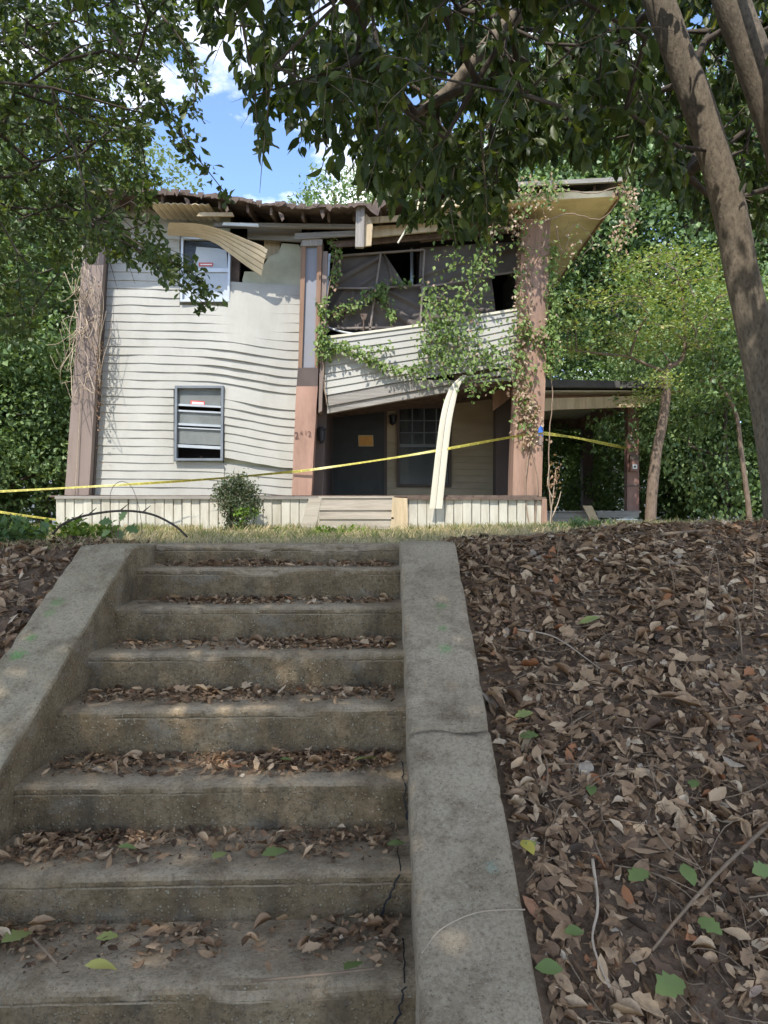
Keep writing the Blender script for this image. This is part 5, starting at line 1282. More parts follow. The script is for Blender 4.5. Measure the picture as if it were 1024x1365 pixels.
tg2 = sample(170, (-6.5, -5.0, 4.2), (4.5, 4.0, 8.0), ok_mag, 22, lambda p: CAN(p) & low_top(p))  # out-of-view limbs added overhead to shade the steps and bank
tg3 = sample(330, (-0.2, 5.6, 4.0), (5.2, 8.6, 8.2), ok_mag, 24, low_top, 20)
tgm = np.vstack([tg1, tg2, tg3])
mag, _ = near_tree('broadleaf_tree', 'leaning grey brown twin trunk tree overhanging the bank with drooping broad dark leaves', (P(1052, 722, 5.45).x, 5.45, 1.5), [trA, trB, (limb_path, [0.07, 0.05, 0.045, 0.04, 0.02], 'limb')], tgm, MAGV, MT['l_mag'], MT['bark'], (0.085, 0.135), 15, 0.5, 0.9, 0.9, 23, ok_mag, shaded_limb_bark=MT['bark_dark'], power=0.40, rmax=0.05, extra=[  # limbs take a darker bark: crown shade is put into their colour
    ([P(318, -20, 4.3), P(325, 40, 4.3), P(338, 110, 4.35), P(345, 205, 4.4)], 34), ([P(430, 60, 4.6), P(436, 110, 4.6), P(440, 160, 4.6), P(430, 222, 4.6)], 30), ([P(600, 170, 4.7), P(605, 220, 4.7), P(600, 270, 4.7), P(608, 325, 4.7)], 50), ([P(560, 170, 4.7), P(560, 220, 4.7), P(562, 260, 4.7), P(566, 290, 4.7)], 36), ([P(640, 170, 4.8), P(645, 220, 4.8), P(648, 270, 4.8), P(650, 315, 4.8)], 40), ([P(500, 130, 4.7), P(505, 180, 4.7), P(512, 220, 4.7), P(520, 262, 4.7)], 34), ([P(390, 60, 4.4), P(394, 110, 4.4), P(400, 150, 4.4), P(402, 188, 4.4)], 26)])
rgc = np.random.default_rng(29); pos = np.repeat(tg2, 430, 0) + rgc.normal(0, 0.46, (len(tg2) * 430, 3)) * np.array([1, 1, 0.7]); pos = pos[ok_mag(pos) & low_top(pos) & (pos[:, 2] > 4.0)]; n = len(pos)
dm = [(np.array([(0, 0, 0), (-0.26, 0.45, 0.1), (0, 1, -0.06), (0.26, 0.45, 0.1)]), [(0, 2, 1), (0, 3, 2)])]
link('shade_crown', scatter(dm, pos, frames(rgc.normal(0, 1, (n, 3)) + np.array([0, 0, -0.5]), rgc.normal(0, 0.6, (n, 3)) + np.array([0, 0, 1])), rgc.uniform(0.09, 0.14, n), rgc.beta(1.6, 2, n), MT['l_mag'], 'shade_crown'), mag)['kind'] = 'stuff'  # unseen leaf cloud added above to keep sun off the steps
trO = ([(-4.9, 5.2, 1.2), (-4.8, 5.2, 3.0), (-4.6, 5.1, 5.0), (-4.5, 4.8, 6.2), (-4.4, 4.5, 7.2)], [0.26, 0.22, 0.19, 0.12, 0.05])
to1 = sample(640, (-5.5, 4.4, 2.6), (-0.7, 8.0, 6.8), ok_oak, 31, low_top, 10)
to2 = sample(260, (-8.2, 0.0, 4.2), (-0.4, 8.5, 10.0), ok_oak, 32, lambda p: ell((-4.0, 3.4, 6.4), (4.4, 4.4, 2.8))(p) & low_top(p))
def bough_ok(p):
    px, py = proj(p); m = np.zeros(len(p), bool)
    for poly, r in ((((150, 40), (192, 108), (232, 160), (255, 200), (275, 225), (304, 262)), 17), (((120, 300), (190, 335), (235, 352), (262, 370), (286, 402)), 24), (((180, 330), (215, 362), (250, 385), (275, 408)), 16), (((215, 20), (245, 60), (262, 110), (255, 150)), 16)):
        for (x1, y1), (x2, y2) in zip(poly, poly[1:]):
            d = np.array([x2 - x1, y2 - y1]); u = np.clip(((px - x1) * d[0] + (py - y1) * d[1]) / (d @ d), 0, 1)
            m |= np.hypot(px - x1 - u * d[0], py - y1 - u * d[1]) < r
    return m
near_tree('oak_tree', 'spreading oak with small leaves reaching over the lapped siding of the house', (-4.9, 5.2, 1.4), [trO], np.vstack([to1, to2]), OAKV, MT['l_oak'], MT['bark_dark'], (0.049, 0.083), 27, 0.5, 0.5, 0.2, 33, lambda p: ok_oak(p) | bough_ok(p), power=0.34, rmax=0.028, extra=[
    ([P(150, 40, 5.0), P(192, 108, 5.0), P(232, 160, 5.0), P(255, 200, 5.0), P(275, 225, 5.0), P(304, 262, 5.0)], 170), ([P(120, 300, 5.6), P(190, 335, 5.6), P(235, 352, 5.6), P(262, 370, 5.6), P(286, 402, 5.6)], 170), ([P(180, 330, 5.6), P(215, 362, 5.6), P(250, 385, 5.6), P(275, 408, 5.6)], 90),
    ([P(215, 20, 4.9), P(245, 60, 4.9), P(262, 110, 4.9), P(255, 150, 4.9)], 90)])

# woodland and garden trees farther off: three crowns, copied, turned and scaled
DIA = [diamond(0.30, 0.10), diamond(0.38, 0.16), diamond(0.24, 0.05)]
def far_crown(seed, h, r, n_clump, per, leaf, low=0.25, flat=0.75):
    """trunk skeleton and leaf cloud of a tree of height h, crown radius r, standing at the origin"""
    rg = np.random.default_rng(seed); C = []
    while len(C) < n_clump:
        p = rg.uniform(-1, 1, 3); d = np.linalg.norm(p)
        if 0.35 < d < 1: C.append(p)
    C = np.array(C); zc = h * (1 + low) / 2; C = C * np.array([r, r, h * (1 - low) / 2]) * rg.uniform(0.85, 1.05, (n_clump, 1)) + np.array([0, 0, zc])
    lean = rg.normal(0, 0.03 * h, 2)
    root = [((lean[0] * u, lean[1] * u, h * 0.75 * u), i - 1) for i, u in enumerate(np.linspace(0, 1, 9))]
    pts, par, tips = grow(root, C, 0.2, seed, 0.3)
    pos = []; hint = []
    for c in C:
        k = int(per * rg.uniform(0.6, 1.4)); g = rg.normal(0, 1, (k, 3)); g /= np.linalg.norm(g, axis=1, keepdims=True); g *= rg.uniform(0.3, 1.0, (k, 1)) ** 0.5
        pos.append(c + g * np.array([1, 1, flat]) * r * 0.30 * rg.uniform(0.7, 1.25)); hint.append(g + np.array([0, 0, 0.7]))
    pos = np.concatenate(pos); hint = np.concatenate(hint) + rg.normal(0, 0.45, (len(pos), 3)); n = len(pos)
    ax = rg.normal(0, 1, (n, 3)) + np.array([0, 0, -0.5]); R = frames(ax, hint); s = rg.uniform(0.6, 1.3, n) * leaf
    return root, pts, par, tips, pos, R, s, rg.beta(2, 2, n)
def far_proto(name, seed, h, r, n_clump, per, leaf, mat, bark, rt, low=0.25, flat=0.75):
    root, pts, par, tips, pos, R, s, rnd = far_crown(seed, h, r, n_clump, per, leaf, low, flat)
    cm = scatter(DIA, pos, R, s, rnd, mat, 'crown')
    tm = limbs_mesh(pts, par, tips, rt * 0.16, 0.4, len(root), 5, rt * 0.6)
    tm.tube([p for p, _ in root], [rt * (1.15 - 0.85 * i / 8) for i in range(9)], 9)
    me = bpy.data.meshes.new('trunk'); me.from_pydata(tm.V, [], tm.F); me.materials.append(bark); me.shade_smooth()
    return cm, me
PROTO = {
    'big': far_proto('big', 41, 14, 4.6, 95, 420, 0.17, MT['l_wood'], MT['bark_dark'], 0.24),
    'tall': far_proto('tall', 42, 16, 3.6, 90, 420, 0.165, MT['l_wood'], MT['bark_dark'], 0.22, 0.18),
    'pale': far_proto('pale', 43, 12, 4.2, 85, 400, 0.15, MT['l_pale'], MT['bark_dark'], 0.2, 0.25),
    'shrub': far_proto('shrub', 44, 4.2, 2.3, 70, 420, 0.095, MT['l_wood'], MT['bark_dark'], 0.07, 0.0),
}
def far_tree(kind, x, y, s, rot, name, label, group=None, z=None, sx_=1.0, mats=None):
    z = gz(x, y) - 0.05 if z is None else z
    t = empty(name, (x, y, z), label, 'tree' if 'tree' in name else 'shrub', group)
    t.scale = (s * sx_, s * sx_, s); t.rotation_euler = (0, 0, rot)
    for nm, me in zip(('crown', 'trunk'), PROTO[kind]):
        o = bpy.data.objects.new(nm, me); COL.objects.link(o); o.parent = t
        if nm == 'crown': o['kind'] = 'stuff'
    return t
WG = 'trees standing in the wood behind the house'
for (kind, x, y, s, rot, label) in [
    ('big', 1.2, 30, 1.06, 0.3, 'green tree whose crown shows above the sagging middle of the roof'),
    ('tall', 5.5, 27, 1.05, 1.0, 'tall dark woodland tree rising directly behind the bounce lit soffit corner'),
    ('big', 9.5, 25, 1.05, 2.2, 'dense woodland tree behind the side porch roof'),
    ('tall', 13.0, 23, 1.0, 0.4, 'tall woodland tree standing beyond the leaning twin trunks'),
    ('big', 15.0, 29, 1.2, 4.0, 'large woodland tree at the back of the wood beyond the thin sapling'),
    ('tall', 8.0, 33, 1.15, 5.0, 'tall woodland tree far behind the side porch'),
    ('pale', -9.4, 19, 0.92, 1.3, 'pale green sunlit tree behind the oak at the side of the house'),
    ('pale', -11.0, 25, 1.15, 2.3, 'pale green tree with feathery crown standing farther back behind the oak'),
    ('big', -11.5, 17, 0.85, 3.0, 'dark dense tree in the thicket beside the grey brown column'),
    ('big', -15, 23, 1.0, 0.9, 'dark tree at the back of the thicket beside the house'),
    ('tall', 18, 24, 0.95, 3.9, 'woodland tree at the edge of the wood past the thin sapling')]:
    far_tree(kind, x, y, s, rot, 'woodland_tree', label, WG)
SG = 'shrubs of the thickets on both sides of the house'
for (x, y, s, rot, w, label) in [(-8.2, 15.6, 1.15, 0.2, 1.0, 'dark bushy shrub close behind the grey brown column'), (-9.6, 14.0, 0.95, 1.5, 1.1, 'dark bushy shrub beside the column, second from the house'), (-8.2, 17.2, 1.5, 2.5, 1.0, 'tall dark shrub behind the tape at the side of the house'), (-11.5, 13.2, 0.9, 3.5, 1.0, 'dark shrub at the outer end of the thicket by the house'),
                              (7.2, 21.5, 1.1, 0.7, 1.2, 'leafy shrub seen below the side porch roof between its posts'), (5.2, 24.0, 0.95, 1.7, 1.1, 'leafy shrub behind the side porch next to the house wall'), (9.3, 19.3, 0.95, 2.7, 1.0, 'leafy shrub behind the thin sapling beside the side porch'), (11.4, 18.6, 1.05, 3.3, 1.1, 'dark leafy shrub between the thin sapling and the twin trunks'), (6.2, 19.6, 0.0, 4.4, 1.0, ''), (13.5, 20.0, 1.3, 5.4, 1.1, 'dark tall shrub beyond the leaning twin trunks'), (7.6, 17.2, 1.35, 2.0, 0.8, 'mid green bushy shrub rising behind the yellow green tree'), (10.5, 22.5, 1.6, 0.2, 1.1, 'broad shrub filling the wood behind the yellow green tree')]:
    if s > 0: far_tree('shrub', x, y, s, rot, 'woodland_shrub', label, SG, None, w)

# yellow green young tree by the side porch
yt = empty('young_tree', (P(868, 700, 14.6).x, 14.6, gz(5, 14.6)), 'young tree with crooked trunk and light yellow green leaves beside the side porch', 'tree')
ytr = [P(867, 708, 14.6), P(869, 660, 14.6), P(876, 600, 14.6), P(884, 560, 14.6), P(889, 515, 14.6), P(887, 500, 14.6), P(893, 488, 14.6), P(908, 480, 14.6), P(914, 455, 14.6), P(912, 420, 14.6), P(908, 390, 14.6), P(902, 360, 14.6)]
trunk_tube(ytr, [0.11, 0.10, 0.095, 0.09, 0.085, 0.07, 0.055, 0.045, 0.04, 0.03, 0.025, 0.015], 10, 60, 0.03, 4).build('trunk', MT['bark_warm'], yt, True)
rg = np.random.default_rng(51); C = []
SPR = [(905, 345, 45), (860, 352, 40), (945, 362, 42), (820, 372, 38), (985, 385, 36), (890, 385, 45), (850, 400, 42), (930, 405, 40), (795, 405, 30), (770, 432, 28), (815, 440, 38), (965, 425, 38), (870, 435, 40), (1000, 430, 28), (840, 470, 36), (905, 450, 34), (940, 465, 30), (785, 470, 26), (870, 505, 22), (892, 525, 18), (855, 532, 16), (950, 500, 18), (760, 465, 20)]
for (a, b, w) in SPR:
    D = rg.uniform(13.6, 15.6)
    for _ in range(max(3, int(w / 5.5))):
        C.append(np.array(P(a + rg.normal(0, w * 0.5), b + rg.normal(0, w * 0.17), D + rg.normal(0, 0.3))))
C = np.array(C); root = [(tuple(p), i - 1) for i, p in enumerate(spline(ytr, 24))]
pts, par, tips = grow(root, C, 0.25, 52, 0.3); limbs_mesh(pts, par, tips, 0.006, 0.42, len(root), 5, 0.05).build('limbs', MT['bark_warm'], yt, True)['kind'] = 'stuff'
k = 62; g = rg.normal(0, 1, (len(C) * k, 3)) * np.array([0.25, 0.25, 0.075]); pos = np.repeat(C, k, 0) + g; n = len(pos)
R = frames(rg.normal(0, 1, (n, 3)) * np.array([1, 1, 0.45]), rg.normal(0, 0.4, (n, 3)) + np.array([0, 0, 1]))
link('crown', scatter(DIA, pos, R, rg.uniform(0.05, 0.095, n), rg.beta(1.6, 1.6, n), MT['l_yellow'], 'crown'), yt)['kind'] = 'stuff'
# thin sapling farther right
sap = empty('sapling', (P(1000, 700, 15).x, 15, gz(7, 15)), 'thin bare stemmed sapling standing in the dark wood', 'tree')
st_ = [P(1001, 706, 15), P(996, 660, 15), P(988, 600, 15), P(982, 555, 15), P(968, 525, 15), P(950, 500, 15)]
trunk_tube(st_, [0.06, 0.05, 0.045, 0.04, 0.03, 0.015], 8, 30, 0.03, 6).build('trunk', MT['bark_warm'], sap, True)
C = np.array([P(*q, 15 + U(-0.8, 0.8)) for q in [(U(930, 1010), U(440, 540)) for _ in range(36)]]); root = [(tuple(p), i - 1) for i, p in enumerate(spline(st_, 20))]
pts, par, tips = grow(root, C, 0.25, 53, 0.3); limbs_mesh(pts, par, tips, 0.005, 0.42, len(root), 4, 0.03).build('limbs', MT['bark_warm'], sap, True)['kind'] = 'stuff'
pos = np.repeat(C, 40, 0) + rg.normal(0, 1, (len(C) * 40, 3)) * np.array([0.25, 0.25, 0.12]); n = len(pos)
link('crown', scatter(DIA, pos, frames(rg.normal(0, 1, (n, 3)), rg.normal(0, 0.5, (n, 3)) + np.array([0, 0, 1])), rg.uniform(0.08, 0.13, n), rg.beta(2, 2, n), MT['l_wood'], 'crown'), sap)['kind'] = 'stuff'

# clipped shrub in front of the skirting
sh = empty('garden_shrub', (P(318, 705, 12.7).x, 12.7, 1.46), 'small rounded grey green shrub in front of the pale skirting', 'shrub')
C = []
while len(C) < 70:
    q = rg.uniform(-1, 1, 3)
    if np.linalg.norm(q) < 1: C.append(q * np.array([0.34, 0.30, 0.43]) + np.array([P(318, 705, 12.7).x, 12.7, 1.46 + 0.47]))
C = np.array(C); root = [((P(318, 705, 12.7).x + U(-.02, .02), 12.7, 1.42 + 0.05 * i), i - 1) for i in range(4)]
pts, par, tips = grow(root, C, 0.2, 55, 0.3); limbs_mesh(pts, par, tips, 0.004, 0.4, 0 + len(root), 4, 0.02).build('stem', MT['bark_dark'], sh, True)['kind'] = 'stuff'
pos = np.repeat(C, 85, 0) + rg.normal(0, 0.062, (len(C) * 85, 3)); n = len(pos)
rndv = np.where((pos[:, 2] < 1.85) & (pos[:, 0] > P(316, 705, 12.7).x) & (rg.random(n) < 0.55), rg.uniform(0.86, 1.0, n), rg.beta(1.5, 1.5, n) * 0.8)
link('foliage', scatter(DIA, pos, frames(rg.normal(0, 1, (n, 3)) + np.array([0, 0, 0.6]), rg.normal(0, 0.7, (n, 3)) + np.array([0, -0.3, 0.6])), rg.uniform(0.03, 0.06, n), rndv, MT['l_shrub'], 'foliage'), sh)['kind'] = 'stuff'

# ------------------------------------------------------------------ vines
def vine(name, label, stems, clumps, stem_mat, dry=0.1, seed=0, leaf=(0.06, 0.11)):
    rg = np.random.default_rng(seed); p0 = stems[0][0]
    t = empty(name, (p0[0], p0[1], p0[2]), label, 'vine')
    mb = MB()
    for s in stems:
        L = spline(s, 10 * len(s)); L = [p + Vector((0.02 * nz(i, seed, 0, 0.4), 0.01 * nz(i, seed, 3, 0.4), 0.02 * nz(i, seed, 5, 0.4))) for i, p in enumerate(L)]
        mb.tube(L, [0.012 * (1 - 0.7 * i / len(L)) for i in range(len(L))], 5)
    mb.build('stem', stem_mat, t, True)['kind'] = 'stuff'
    for green in (True, False):
        pos = []
        for (px, py, D, rx, ry, n, dryf) in clumps:
            k = int(n * 1.5 * ((1 - dryf) if green else dryf))
            if k <= 0: continue
            g = rg.normal(0, 1, (k, 3)); pos.append(np.stack([(px + g[:, 0] * rx - 512) * D / F, D + g[:, 1] * 0.05, EYE + (HORIZON - (py + g[:, 1] * 0.0 + g[:, 2] * ry)) * D / F], -1))
        if not pos: continue
        pos = np.concatenate(pos); n = len(pos); ax = rg.normal(0, 0.5, (n, 3)) + np.array([0, -0.3, -0.7]); hint = rg.normal(0, 0.5, (n, 3)) + np.array([0, -1, 0.5])
        sz = rg.uniform(*leaf, n) * (1.0 if green else 0.8)
        o = link('foliage' if green else 'dry_leaves', scatter(DIA, pos, frames(ax, hint), sz, rg.beta(1.6, 1.6, n), MT['l_vine'] if green else MT['l_vinedry'], 'foliage'), t); o['kind'] = 'stuff'
    return t
def along(pts, D, n_step, rx, ry, n, dry):
    out = []; 
    for (a, b) in zip(pts, pts[1:]):
        for i in range(n_step): u = i / n_step; out.append((a[0] + (b[0] - a[0]) * u + U(-2, 2), a[1] + (b[1] - a[1]) * u + U(-2, 2), D, rx, ry, n, dry))
    return out
CD = 13.24
cl = along([(704, 250), (690, 290), (700, 340), (694, 400), (698, 450), (690, 500), (700, 540), (692, 580)], CD, 6, 6, 9, 13, 0.6) + along([(735, 330), (738, 400), (735, 450), (730, 500)], 13.3, 6, 6, 9, 26, 0.12) + along([(700, 440), (730, 450), (742, 480)], CD, 4, 7, 7, 20, 0.2)
cl += along([(690, 520), (706, 540), (712, 570), (698, 600)], CD, 4, 6, 7, 22, 0.9)
vine('climbing_vine', 'half dry creeper climbing the pink brown column to the eave', [[P(705, 704, 13.2), P(700, 640, 13.25), P(708, 580, 13.25), P(698, 520, 13.25), P(705, 440, 13.25), P(710, 360, 13.25), P(715, 300, 13.2), P(712, 262, 12.8)], [P(712, 704, 13.2), P(716, 640, 13.25), P(703, 560, 13.25), P(716, 480, 13.25), P(700, 400, 13.25), P(722, 330, 13.25), P(735, 280, 13.0)], [P(735, 700, 13.25), P(731, 600, 13.27), P(736, 520, 13.3), P(730, 420, 13.3), P(742, 340, 13.3), P(760, 290, 13.2)], [P(698, 330, 13.2), P(722, 330, 12.95), P(728, 300, 12.9), P(722, 270, 12.8)]], cl, MT['vine_stem'], 0.3, 61)
cl = []
for (x, y, rx, ry, n) in [(590, 420, 14, 22, 130), (580, 460, 14, 20, 130), (610, 450, 18, 22, 150), (640, 470, 16, 16, 80), (600, 490, 18, 12, 70), (575, 400, 9, 16, 60), (620, 400, 14, 18, 90), (640, 360, 12, 18, 80), (650, 330, 9, 18, 60), (655, 300, 8, 16, 50), (660, 480, 16, 12, 60), (680, 440, 14, 12, 30), (650, 512, 14, 6, 30), (690, 490, 18, 14, 50), (565, 500, 5, 14, 24), (630, 520, 4, 10, 12), (670, 275, 10, 16, 30), (600, 340, 14, 16, 36)]:
    cl.append((x, y, 13.22, rx, ry, n, 0.06))
cl += along([(560, 490), (530, 492), (500, 482), (480, 470), (450, 462), (436, 470)], 13.28, 5, 4, 4, 9, 0.05) + along([(436, 455), (470, 458), (500, 465), (530, 458)], 13.28, 4, 4, 3, 5, 0.1)
cl += along([(432, 440), (428, 470), (430, 420), (434, 400)], 13.25, 4, 4, 6, 14, 0.1) + along([(440, 420), (465, 408), (490, 395), (508, 385)], 13.6, 4, 4, 4, 10, 0.15) + along([(508, 385), (515, 405), (527, 430)], 13.6, 4, 4, 5, 12, 0.1) + along([(505, 380), (530, 376), (550, 378)], 13.6, 3, 4, 3, 8, 0.15) + along([(446, 318), (448, 350), (446, 380)], 13.45, 4, 4, 8, 11, 0.2)
vine('climbing_vine', 'thick green creeper spilling over the sagging balcony siding and brown tarps', [[P(694, 470, 13.26), P(660, 480, 13.22), P(620, 470, 13.25), P(590, 450, 13.25), P(560, 490, 13.3), P(500, 480, 13.3), P(440, 465, 13.3)], [P(700, 300, 13.1), P(660, 310, 13.2), P(640, 370, 13.25), P(610, 420, 13.25), P(590, 460, 13.25)], [P(435, 540, 13.3), P(430, 470, 13.28), P(436, 400, 13.3), P(447, 340, 13.45), P(445, 315, 13.4)], [P(440, 425, 13.6), P(470, 408, 13.6), P(508, 385, 13.6), P(527, 432, 13.6)]], cl, MT['vine_stem'], 0.06, 62)
cl = []
for (x, y, rx, ry, n, d) in [(690, 258, 14, 9, 60, 0.6), (715, 252, 12, 8, 60, 0.45), (740, 247, 9, 6, 44, 0.3), (735, 262, 8, 9, 30, 0.5), (700, 285, 14, 12, 44, 0.7), (680, 300, 10, 14, 40, 0.7), (655, 285, 10, 14, 30, 0.6), (832, 255, 6, 9, 44, 0.7), (838, 285, 6, 14, 56, 0.75), (828, 315, 8, 10, 44, 0.6), (842, 262, 5, 8, 30, 0.8), (815, 330, 8, 6, 20, 0.5), (770, 320, 14, 12, 16, 0.4), (765, 345, 14, 12, 12, 0.4)]:
    cl.append((x, y, 12.6 if y < 300 or x > 800 else 12.95, rx, ry, n, d))
vine('climbing_vine', 'withered creeper trailing along the roof edge and off its corner', [[P(712, 262, 12.62), P(740, 252, 12.58), P(790, 258, 12.58), P(830, 250, 12.6), P(838, 290, 12.6), P(826, 335, 12.62)], [P(712, 300, 12.8), P(760, 285, 12.7), P(800, 292, 12.72), P(830, 262, 12.64)], [P(740, 300, 12.9), P(752, 340, 13.1), P(765, 300, 12.8), P(790, 320, 12.9), P(770, 350, 13.1)], [P(680, 260, 12.6), P(660, 290, 12.7), P(652, 330, 13.0)]], cl, MT['vine_stem'], 0.6, 63)
# dead tangle on the grey column
st = []
rv = random.Random(9)
for i in range(34):
    x, y = rv.uniform(95, 118), rv.uniform(340, 500); q = [P(x, y, 13.3)]
    for _ in range(4): x += rv.uniform(-16, 14); y += rv.uniform(-30, 40); q.append(P(min(x, 128), max(y, 318), 13.3 - rv.uniform(0, 0.35)))
    st.append(q)
for i in range(8):
    x = rv.uniform(122, 136); y = rv.uniform(430, 560); q = [P(x, y, 13.3)]
    for _ in range(3): x += rv.uniform(-6, 9); y -= rv.uniform(20, 40); q.append(P(x, y, 13.3 - rv.uniform(0, 0.1)))
    st.append(q)
st.append([P(100, 662, 13.3), P(106, 560, 13.32), P(110, 480, 13.3), P(114, 400, 13.3)])
t = empty('dead_vine', tuple(P(100, 662, 13.3)), 'bare dead vine tangled round the grey brown column', 'vine'); mb = MB()
for q in st: L = spline(q, 16); mb.tube(L, [0.008 * (1 - 0.6 * i / 16) for i in range(16)], 4)
mb.build('stem', MT['vine_dead'], t, True)['kind'] = 'stuff'
g = rg.normal(0, 1, (150, 3)); pos = np.array([P(132 + 3 * a, 500 + 45 * b, 13.35) for a, b, c in g]); n = 150
link('dry_leaves', scatter(DIA, pos, frames(rg.normal(0, 1, (n, 3)), rg.normal(0, 1, (n, 3))), rg.uniform(0.03, 0.06, n), rg.beta(1.5, 2, n) * 0.5, MT['l_vinedry'], 'dry_leaves'), t)['kind'] = 'stuff'
# dried stalk with brown leaves at the foot of the pink column
t = empty('dead_plant', tuple(P(733, 706, 12.9)), 'dead brown stalk with curled leaves at the foot of the pink column', 'plant'); mb = MB()
for q in ([(733, 708), (735, 680), (738, 655), (741, 625)], [(736, 690), (744, 670), (748, 655)], [(737, 665), (730, 645), (733, 620)]): mb.tube(spline([P(*c, 12.9) for c in q], 10), [0.012 - 0.0008 * i for i in range(10)], 5)
mb.build('stem', MT['vine_dead'], t, True)
g = rg.normal(0, 1, (60, 3)); pos = np.array([P(739 + 3.5 * a, 638 + 16 * b, 12.9 + 0.03 * c) for a, b, c in g]); n = 60
link('dry_leaves', scatter(DIA, pos, frames(rg.normal(0, 0.6, (n, 3)) + np.array([0, 0, -1]), rg.normal(0, 1, (n, 3))), rg.uniform(0.05, 0.09, n), rg.beta(1.5, 2, n) * 0.5, MT['l_vinedry'], 'dry_leaves'), t)['kind'] = 'stuff'

# ------------------------------------------------------------------ grass, weeds, briar at the head of the steps
BLADE = [(np.array([(-0.05, 0, 0), (0.05, 0, 0), (0.035, 0.5, 0.06), (-0.035, 0.5, 0.06), (0, 1, b)]), [(0, 1, 2, 3), (3, 2, 4)]) for b in (0.1, 0.3, 0.55)]
def grass(n, xr, yr, h, green, seed, label, power=1.0, keep=None, w=1.0, flatten=0.5):
    rg = np.random.default_rng(seed); x = rg.uniform(*xr, n); y = yr[0] + (yr[1] - yr[0]) * rg.random(n) ** power
    m = ~((x > -1.5) & (x < 0.36) & (y < 4.27 + 0.10 * rg.random(n)))
    pat = np.sin(x * 3.1 + 1) * np.sin(y * 2.3 + x) + 0.5 * np.sin(x * 7.7 + y * 5)
    m &= rg.random(n) < 0.65 + 0.4 * pat
    if keep is not None: m &= keep(x, y, rg)
    x, y, pat = x[m], y[m], pat[m]; n = len(x)
    pos = np.stack([x, y, ground_z(x, y) - 0.006], -1); th = rg.uniform(0, 6.283, n); fl = rg.uniform(0.1, 1.0, n) * flatten * 2
    ax = np.stack([np.cos(th) * fl, np.sin(th) * fl, np.ones(n)], -1); R = frames(ax, np.stack([np.cos(th + 1.5), np.sin(th + 1.5), rg.normal(0, 0.3, n)], -1))
    s = rg.uniform(0.5, 1.2, n) * h; gfrac = np.clip(green + 0.35 * np.sin(x * 1.7 + 0.6 * y + 2) * np.sin(y * 0.8 - 1), 0, 1)
    rnd = np.where(rg.random(n) < gfrac, rg.uniform(0, 0.33, n), rg.uniform(0.42, 1.0, n))
    return tag(link('grass', scatter(BLADE, pos, R, s, rnd, MT['grass'], 'grass')), label, 'grass', kind='stuff')
grass(26000, (-5.5, 5.5), (4.25, 6.6), 0.055, 0.22, 71, 'short dry grass along the crest of the bank and head of the steps', 1.3, lambda x, y, rg: (y > 4.2) & ((x < 0.5) | (y > 4.75)))
grass(42000, (-8.5, 8.5), (6.0, 13.3), 0.09, 0.38, 72, 'dry straw coloured lawn in front of the house', 1.0, None, 1.0, 0.6)
grass(9000, (-6, 3.2), (12.4, 13.2), 0.16, 0.55, 73, 'taller grass fringe along the foot of the skirting', 1.0, None, 1.0, 0.4)
grass(14000, (3.2, 12), (12.5, 17.5), 0.12, 0.4, 74, 'rough grass in front of the side porch and wood', 1.0)
def weed(px, py, D, n, spread, h, label, mat='weed', leaf=(0.03, 0.06)):
    b = P(px, py, D); z = gz(b.x, D); t = empty('weed', (b.x, D, z), label, 'weed', 'weeds at the edge of the lawn'); mb = MB(); pos = []
    for i in range(n):
        a = U(0, 6.28); r = spread * U(0, 1); x, y = b.x + math.cos(a) * r, D + math.sin(a) * r * 0.6; hh = h * U(0.5, 1)
        q = spline([(x, y, z - 0.02), (x + U(-.02, .02), y, z + hh * 0.5), (x + U(-.05, .05), y + U(-.03, .03), z + hh)], 6); mb.tube(q, 0.0025, 3)
        for p in q[2:]:
            for _ in range(3): pos.append(np.array(p) + rg.normal(0, 0.012, 3))
    mb.build('stem', MT['weed'], t)['kind'] = 'stuff'
    pos = np.array(pos); m = len(pos)
    link('foliage', scatter(DIA, pos, frames(rg.normal(0, 1, (m, 3)) + np.array([0, 0, 0.4]), rg.normal(0, 0.5, (m, 3)) + np.array([0, -0.4, 1])), rg.uniform(*leaf, m), rg.beta(1.5, 1.5, m), MT[mat], 'foliage'), t)['kind'] = 'stuff'
weed(105, 715, 5.0, 16, 0.16, 0.14, 'bright lime weed at the foot of the briar arch')
weed(45, 715, 5.4, 22, 0.25, 0.11, 'lime green weed patch beyond the uncracked side wall')
weed(140, 712, 5.2, 10, 0.12, 0.12, 'lime weed sprouting beside the lobed seedling')
weed(8, 735, 4.6, 20, 0.22, 0.16, 'dark green weed beside the briar bank', 'l_wood', (0.04, 0.08))
weed(780, 708, 6.5, 26, 0.4, 0.06, 'low green weed patch on the crest of the bank', 'l_wood', (0.03, 0.05))
weed(430, 712, 9.5, 20, 0.8, 0.10, 'yellowish weed patch before the wooden porch steps')
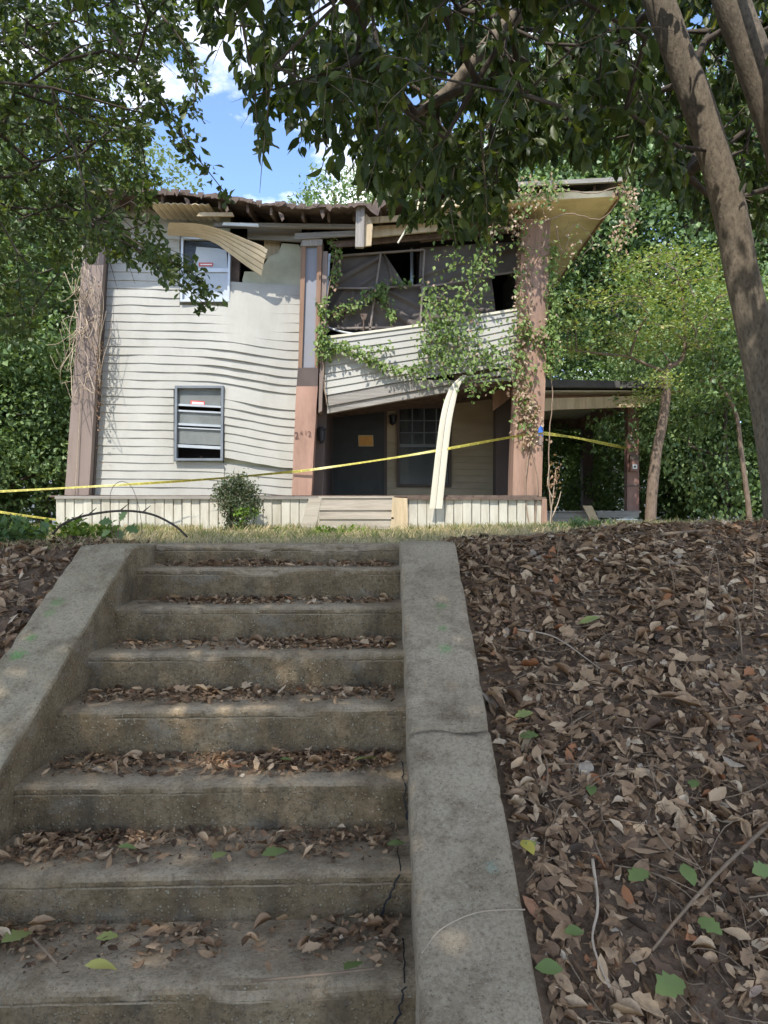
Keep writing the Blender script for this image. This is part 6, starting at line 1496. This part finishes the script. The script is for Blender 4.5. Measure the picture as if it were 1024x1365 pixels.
# arching briar stem
mb = MB(); q = [P(70, 712, 4.5), P(85, 698, 4.45), P(115, 687, 4.4), P(160, 681, 4.35), P(200, 685, 4.3), P(232, 700, 4.25), P(250, 716, 4.25)]; mb.tube(spline(q, 40), [0.0065] * 40, 6)
for (x, y) in ((100, 693), (118, 686), (160, 681), (190, 683)): mb.tube([P(x, y, 4.4), P(x + 6, y - 5, 4.4), P(x + 11, y - 9, 4.4)], [0.004, 0.003, 0.0015], 4)
tag(mb.build('arching_briar', MT['bark_dark'], None, True), 'dark leafless briar stem arching over the head of the steps', 'briar')
mb = MB(); q = [P(150, 714, 4.6), P(147, 660, 4.6), P(160, 642, 4.6), P(176, 650, 4.6), P(186, 680, 4.6), P(190, 712, 4.6)]; mb.tube(spline(q, 30), [0.0018] * 30, 4)
tag(mb.build('arching_straw', MT['twig'], None, True), 'very thin arching straw behind the briar stem', 'straw')
# seedling with big lobed leaves
b = P(157, 718, 4.35); sd = empty('seedling', (b.x, 4.35, gz(b.x, 4.35)), 'seedling with large lobed green leaves at the head of the steps', 'plant')
mb = MB(); 
LOB = [leaf_shape(0.42, 0.5, 0.1, 0.25, 0.2, 0.35, 8, 0, 400 + i) for i in range(3)]; VM = variant_meshes(LOB, MT['l_wood'], (0.5, 0.9), 'leaf')
for i, (px, py, ang, s) in enumerate(((150, 697, 2.9, 0.075), (160, 694, 1.0, 0.07), (168, 703, -0.2, 0.08), (148, 708, 3.5, 0.06), (158, 706, -1.2, 0.06))):
    p = P(px, py, 4.33 + 0.01 * i); mb.tube(spline([(b.x, 4.35, gz(b.x, 4.35) - 0.01), ((b.x + p.x) / 2, 4.34, (gz(b.x, 4.35) + p.z) / 2 + 0.01), p], 6), 0.002, 4)
    R = frames(np.array([[math.cos(ang), -0.3, math.sin(ang)]]), np.array([[0.1, -0.7, 0.8]]))[0]
    o = single_leaf('leaf', VM[i % 3][i % 2], p, R, s, None); o.parent = sd; o.matrix_parent_inverse = Matrix.Translation(-sd.location)
mb.build('stem', MT['twig'], sd)

# ------------------------------------------------------------------ neighbours seen through the trees
nb = empty('white_house', (12.5, 38, 1.4), 'white clapboard house glimpsed through the wood beside the side porch', 'house')
MB().box((9.2, 38, 1.2), (20, 46, 5.2)).build('wall', MT['house_white'], nb)
for k in range(20): MB().box((9.18, 37.97, 1.75 + k * 0.17), (20, 37.995, 1.90 + k * 0.17)).build('siding_board', MT['house_white'], nb)
MB().box((9.1, 37.9, 1.1), (20.1, 37.96, 1.72)).build('foundation', MT['roof_far'], nb)
MB().add([(8.8, 37.4, 5.2), (20.4, 37.4, 5.2), (20.4, 46.6, 5.2), (8.8, 46.6, 5.2), (11, 42, 7.2), (18, 42, 7.2)], [(0, 1, 5, 4), (1, 2, 5), (2, 3, 4, 5), (3, 0, 4), (3, 2, 1, 0)]).build('roof', MT['roof_far'], nb)
nb = empty('grey_roofed_house', (-15, 26, 1.4), 'pale house whose eave peeps past the thicket beside the grey brown column', 'house')
MB().box((-22, 26, 1.2), (-13.4, 33, 5.4)).build('wall', MT['house_white'], nb)
MB().add([(-22.4, 25.5, 5.4), (-13.0, 25.5, 5.4), (-13.0, 33.4, 5.4), (-22.4, 33.4, 5.4), (-20, 29.5, 7.4), (-15, 29.5, 7.4)], [(0, 1, 5, 4), (1, 2, 5), (2, 3, 4, 5), (3, 0, 4), (3, 2, 1, 0)]).build('roof', MT['roof_far'], nb)
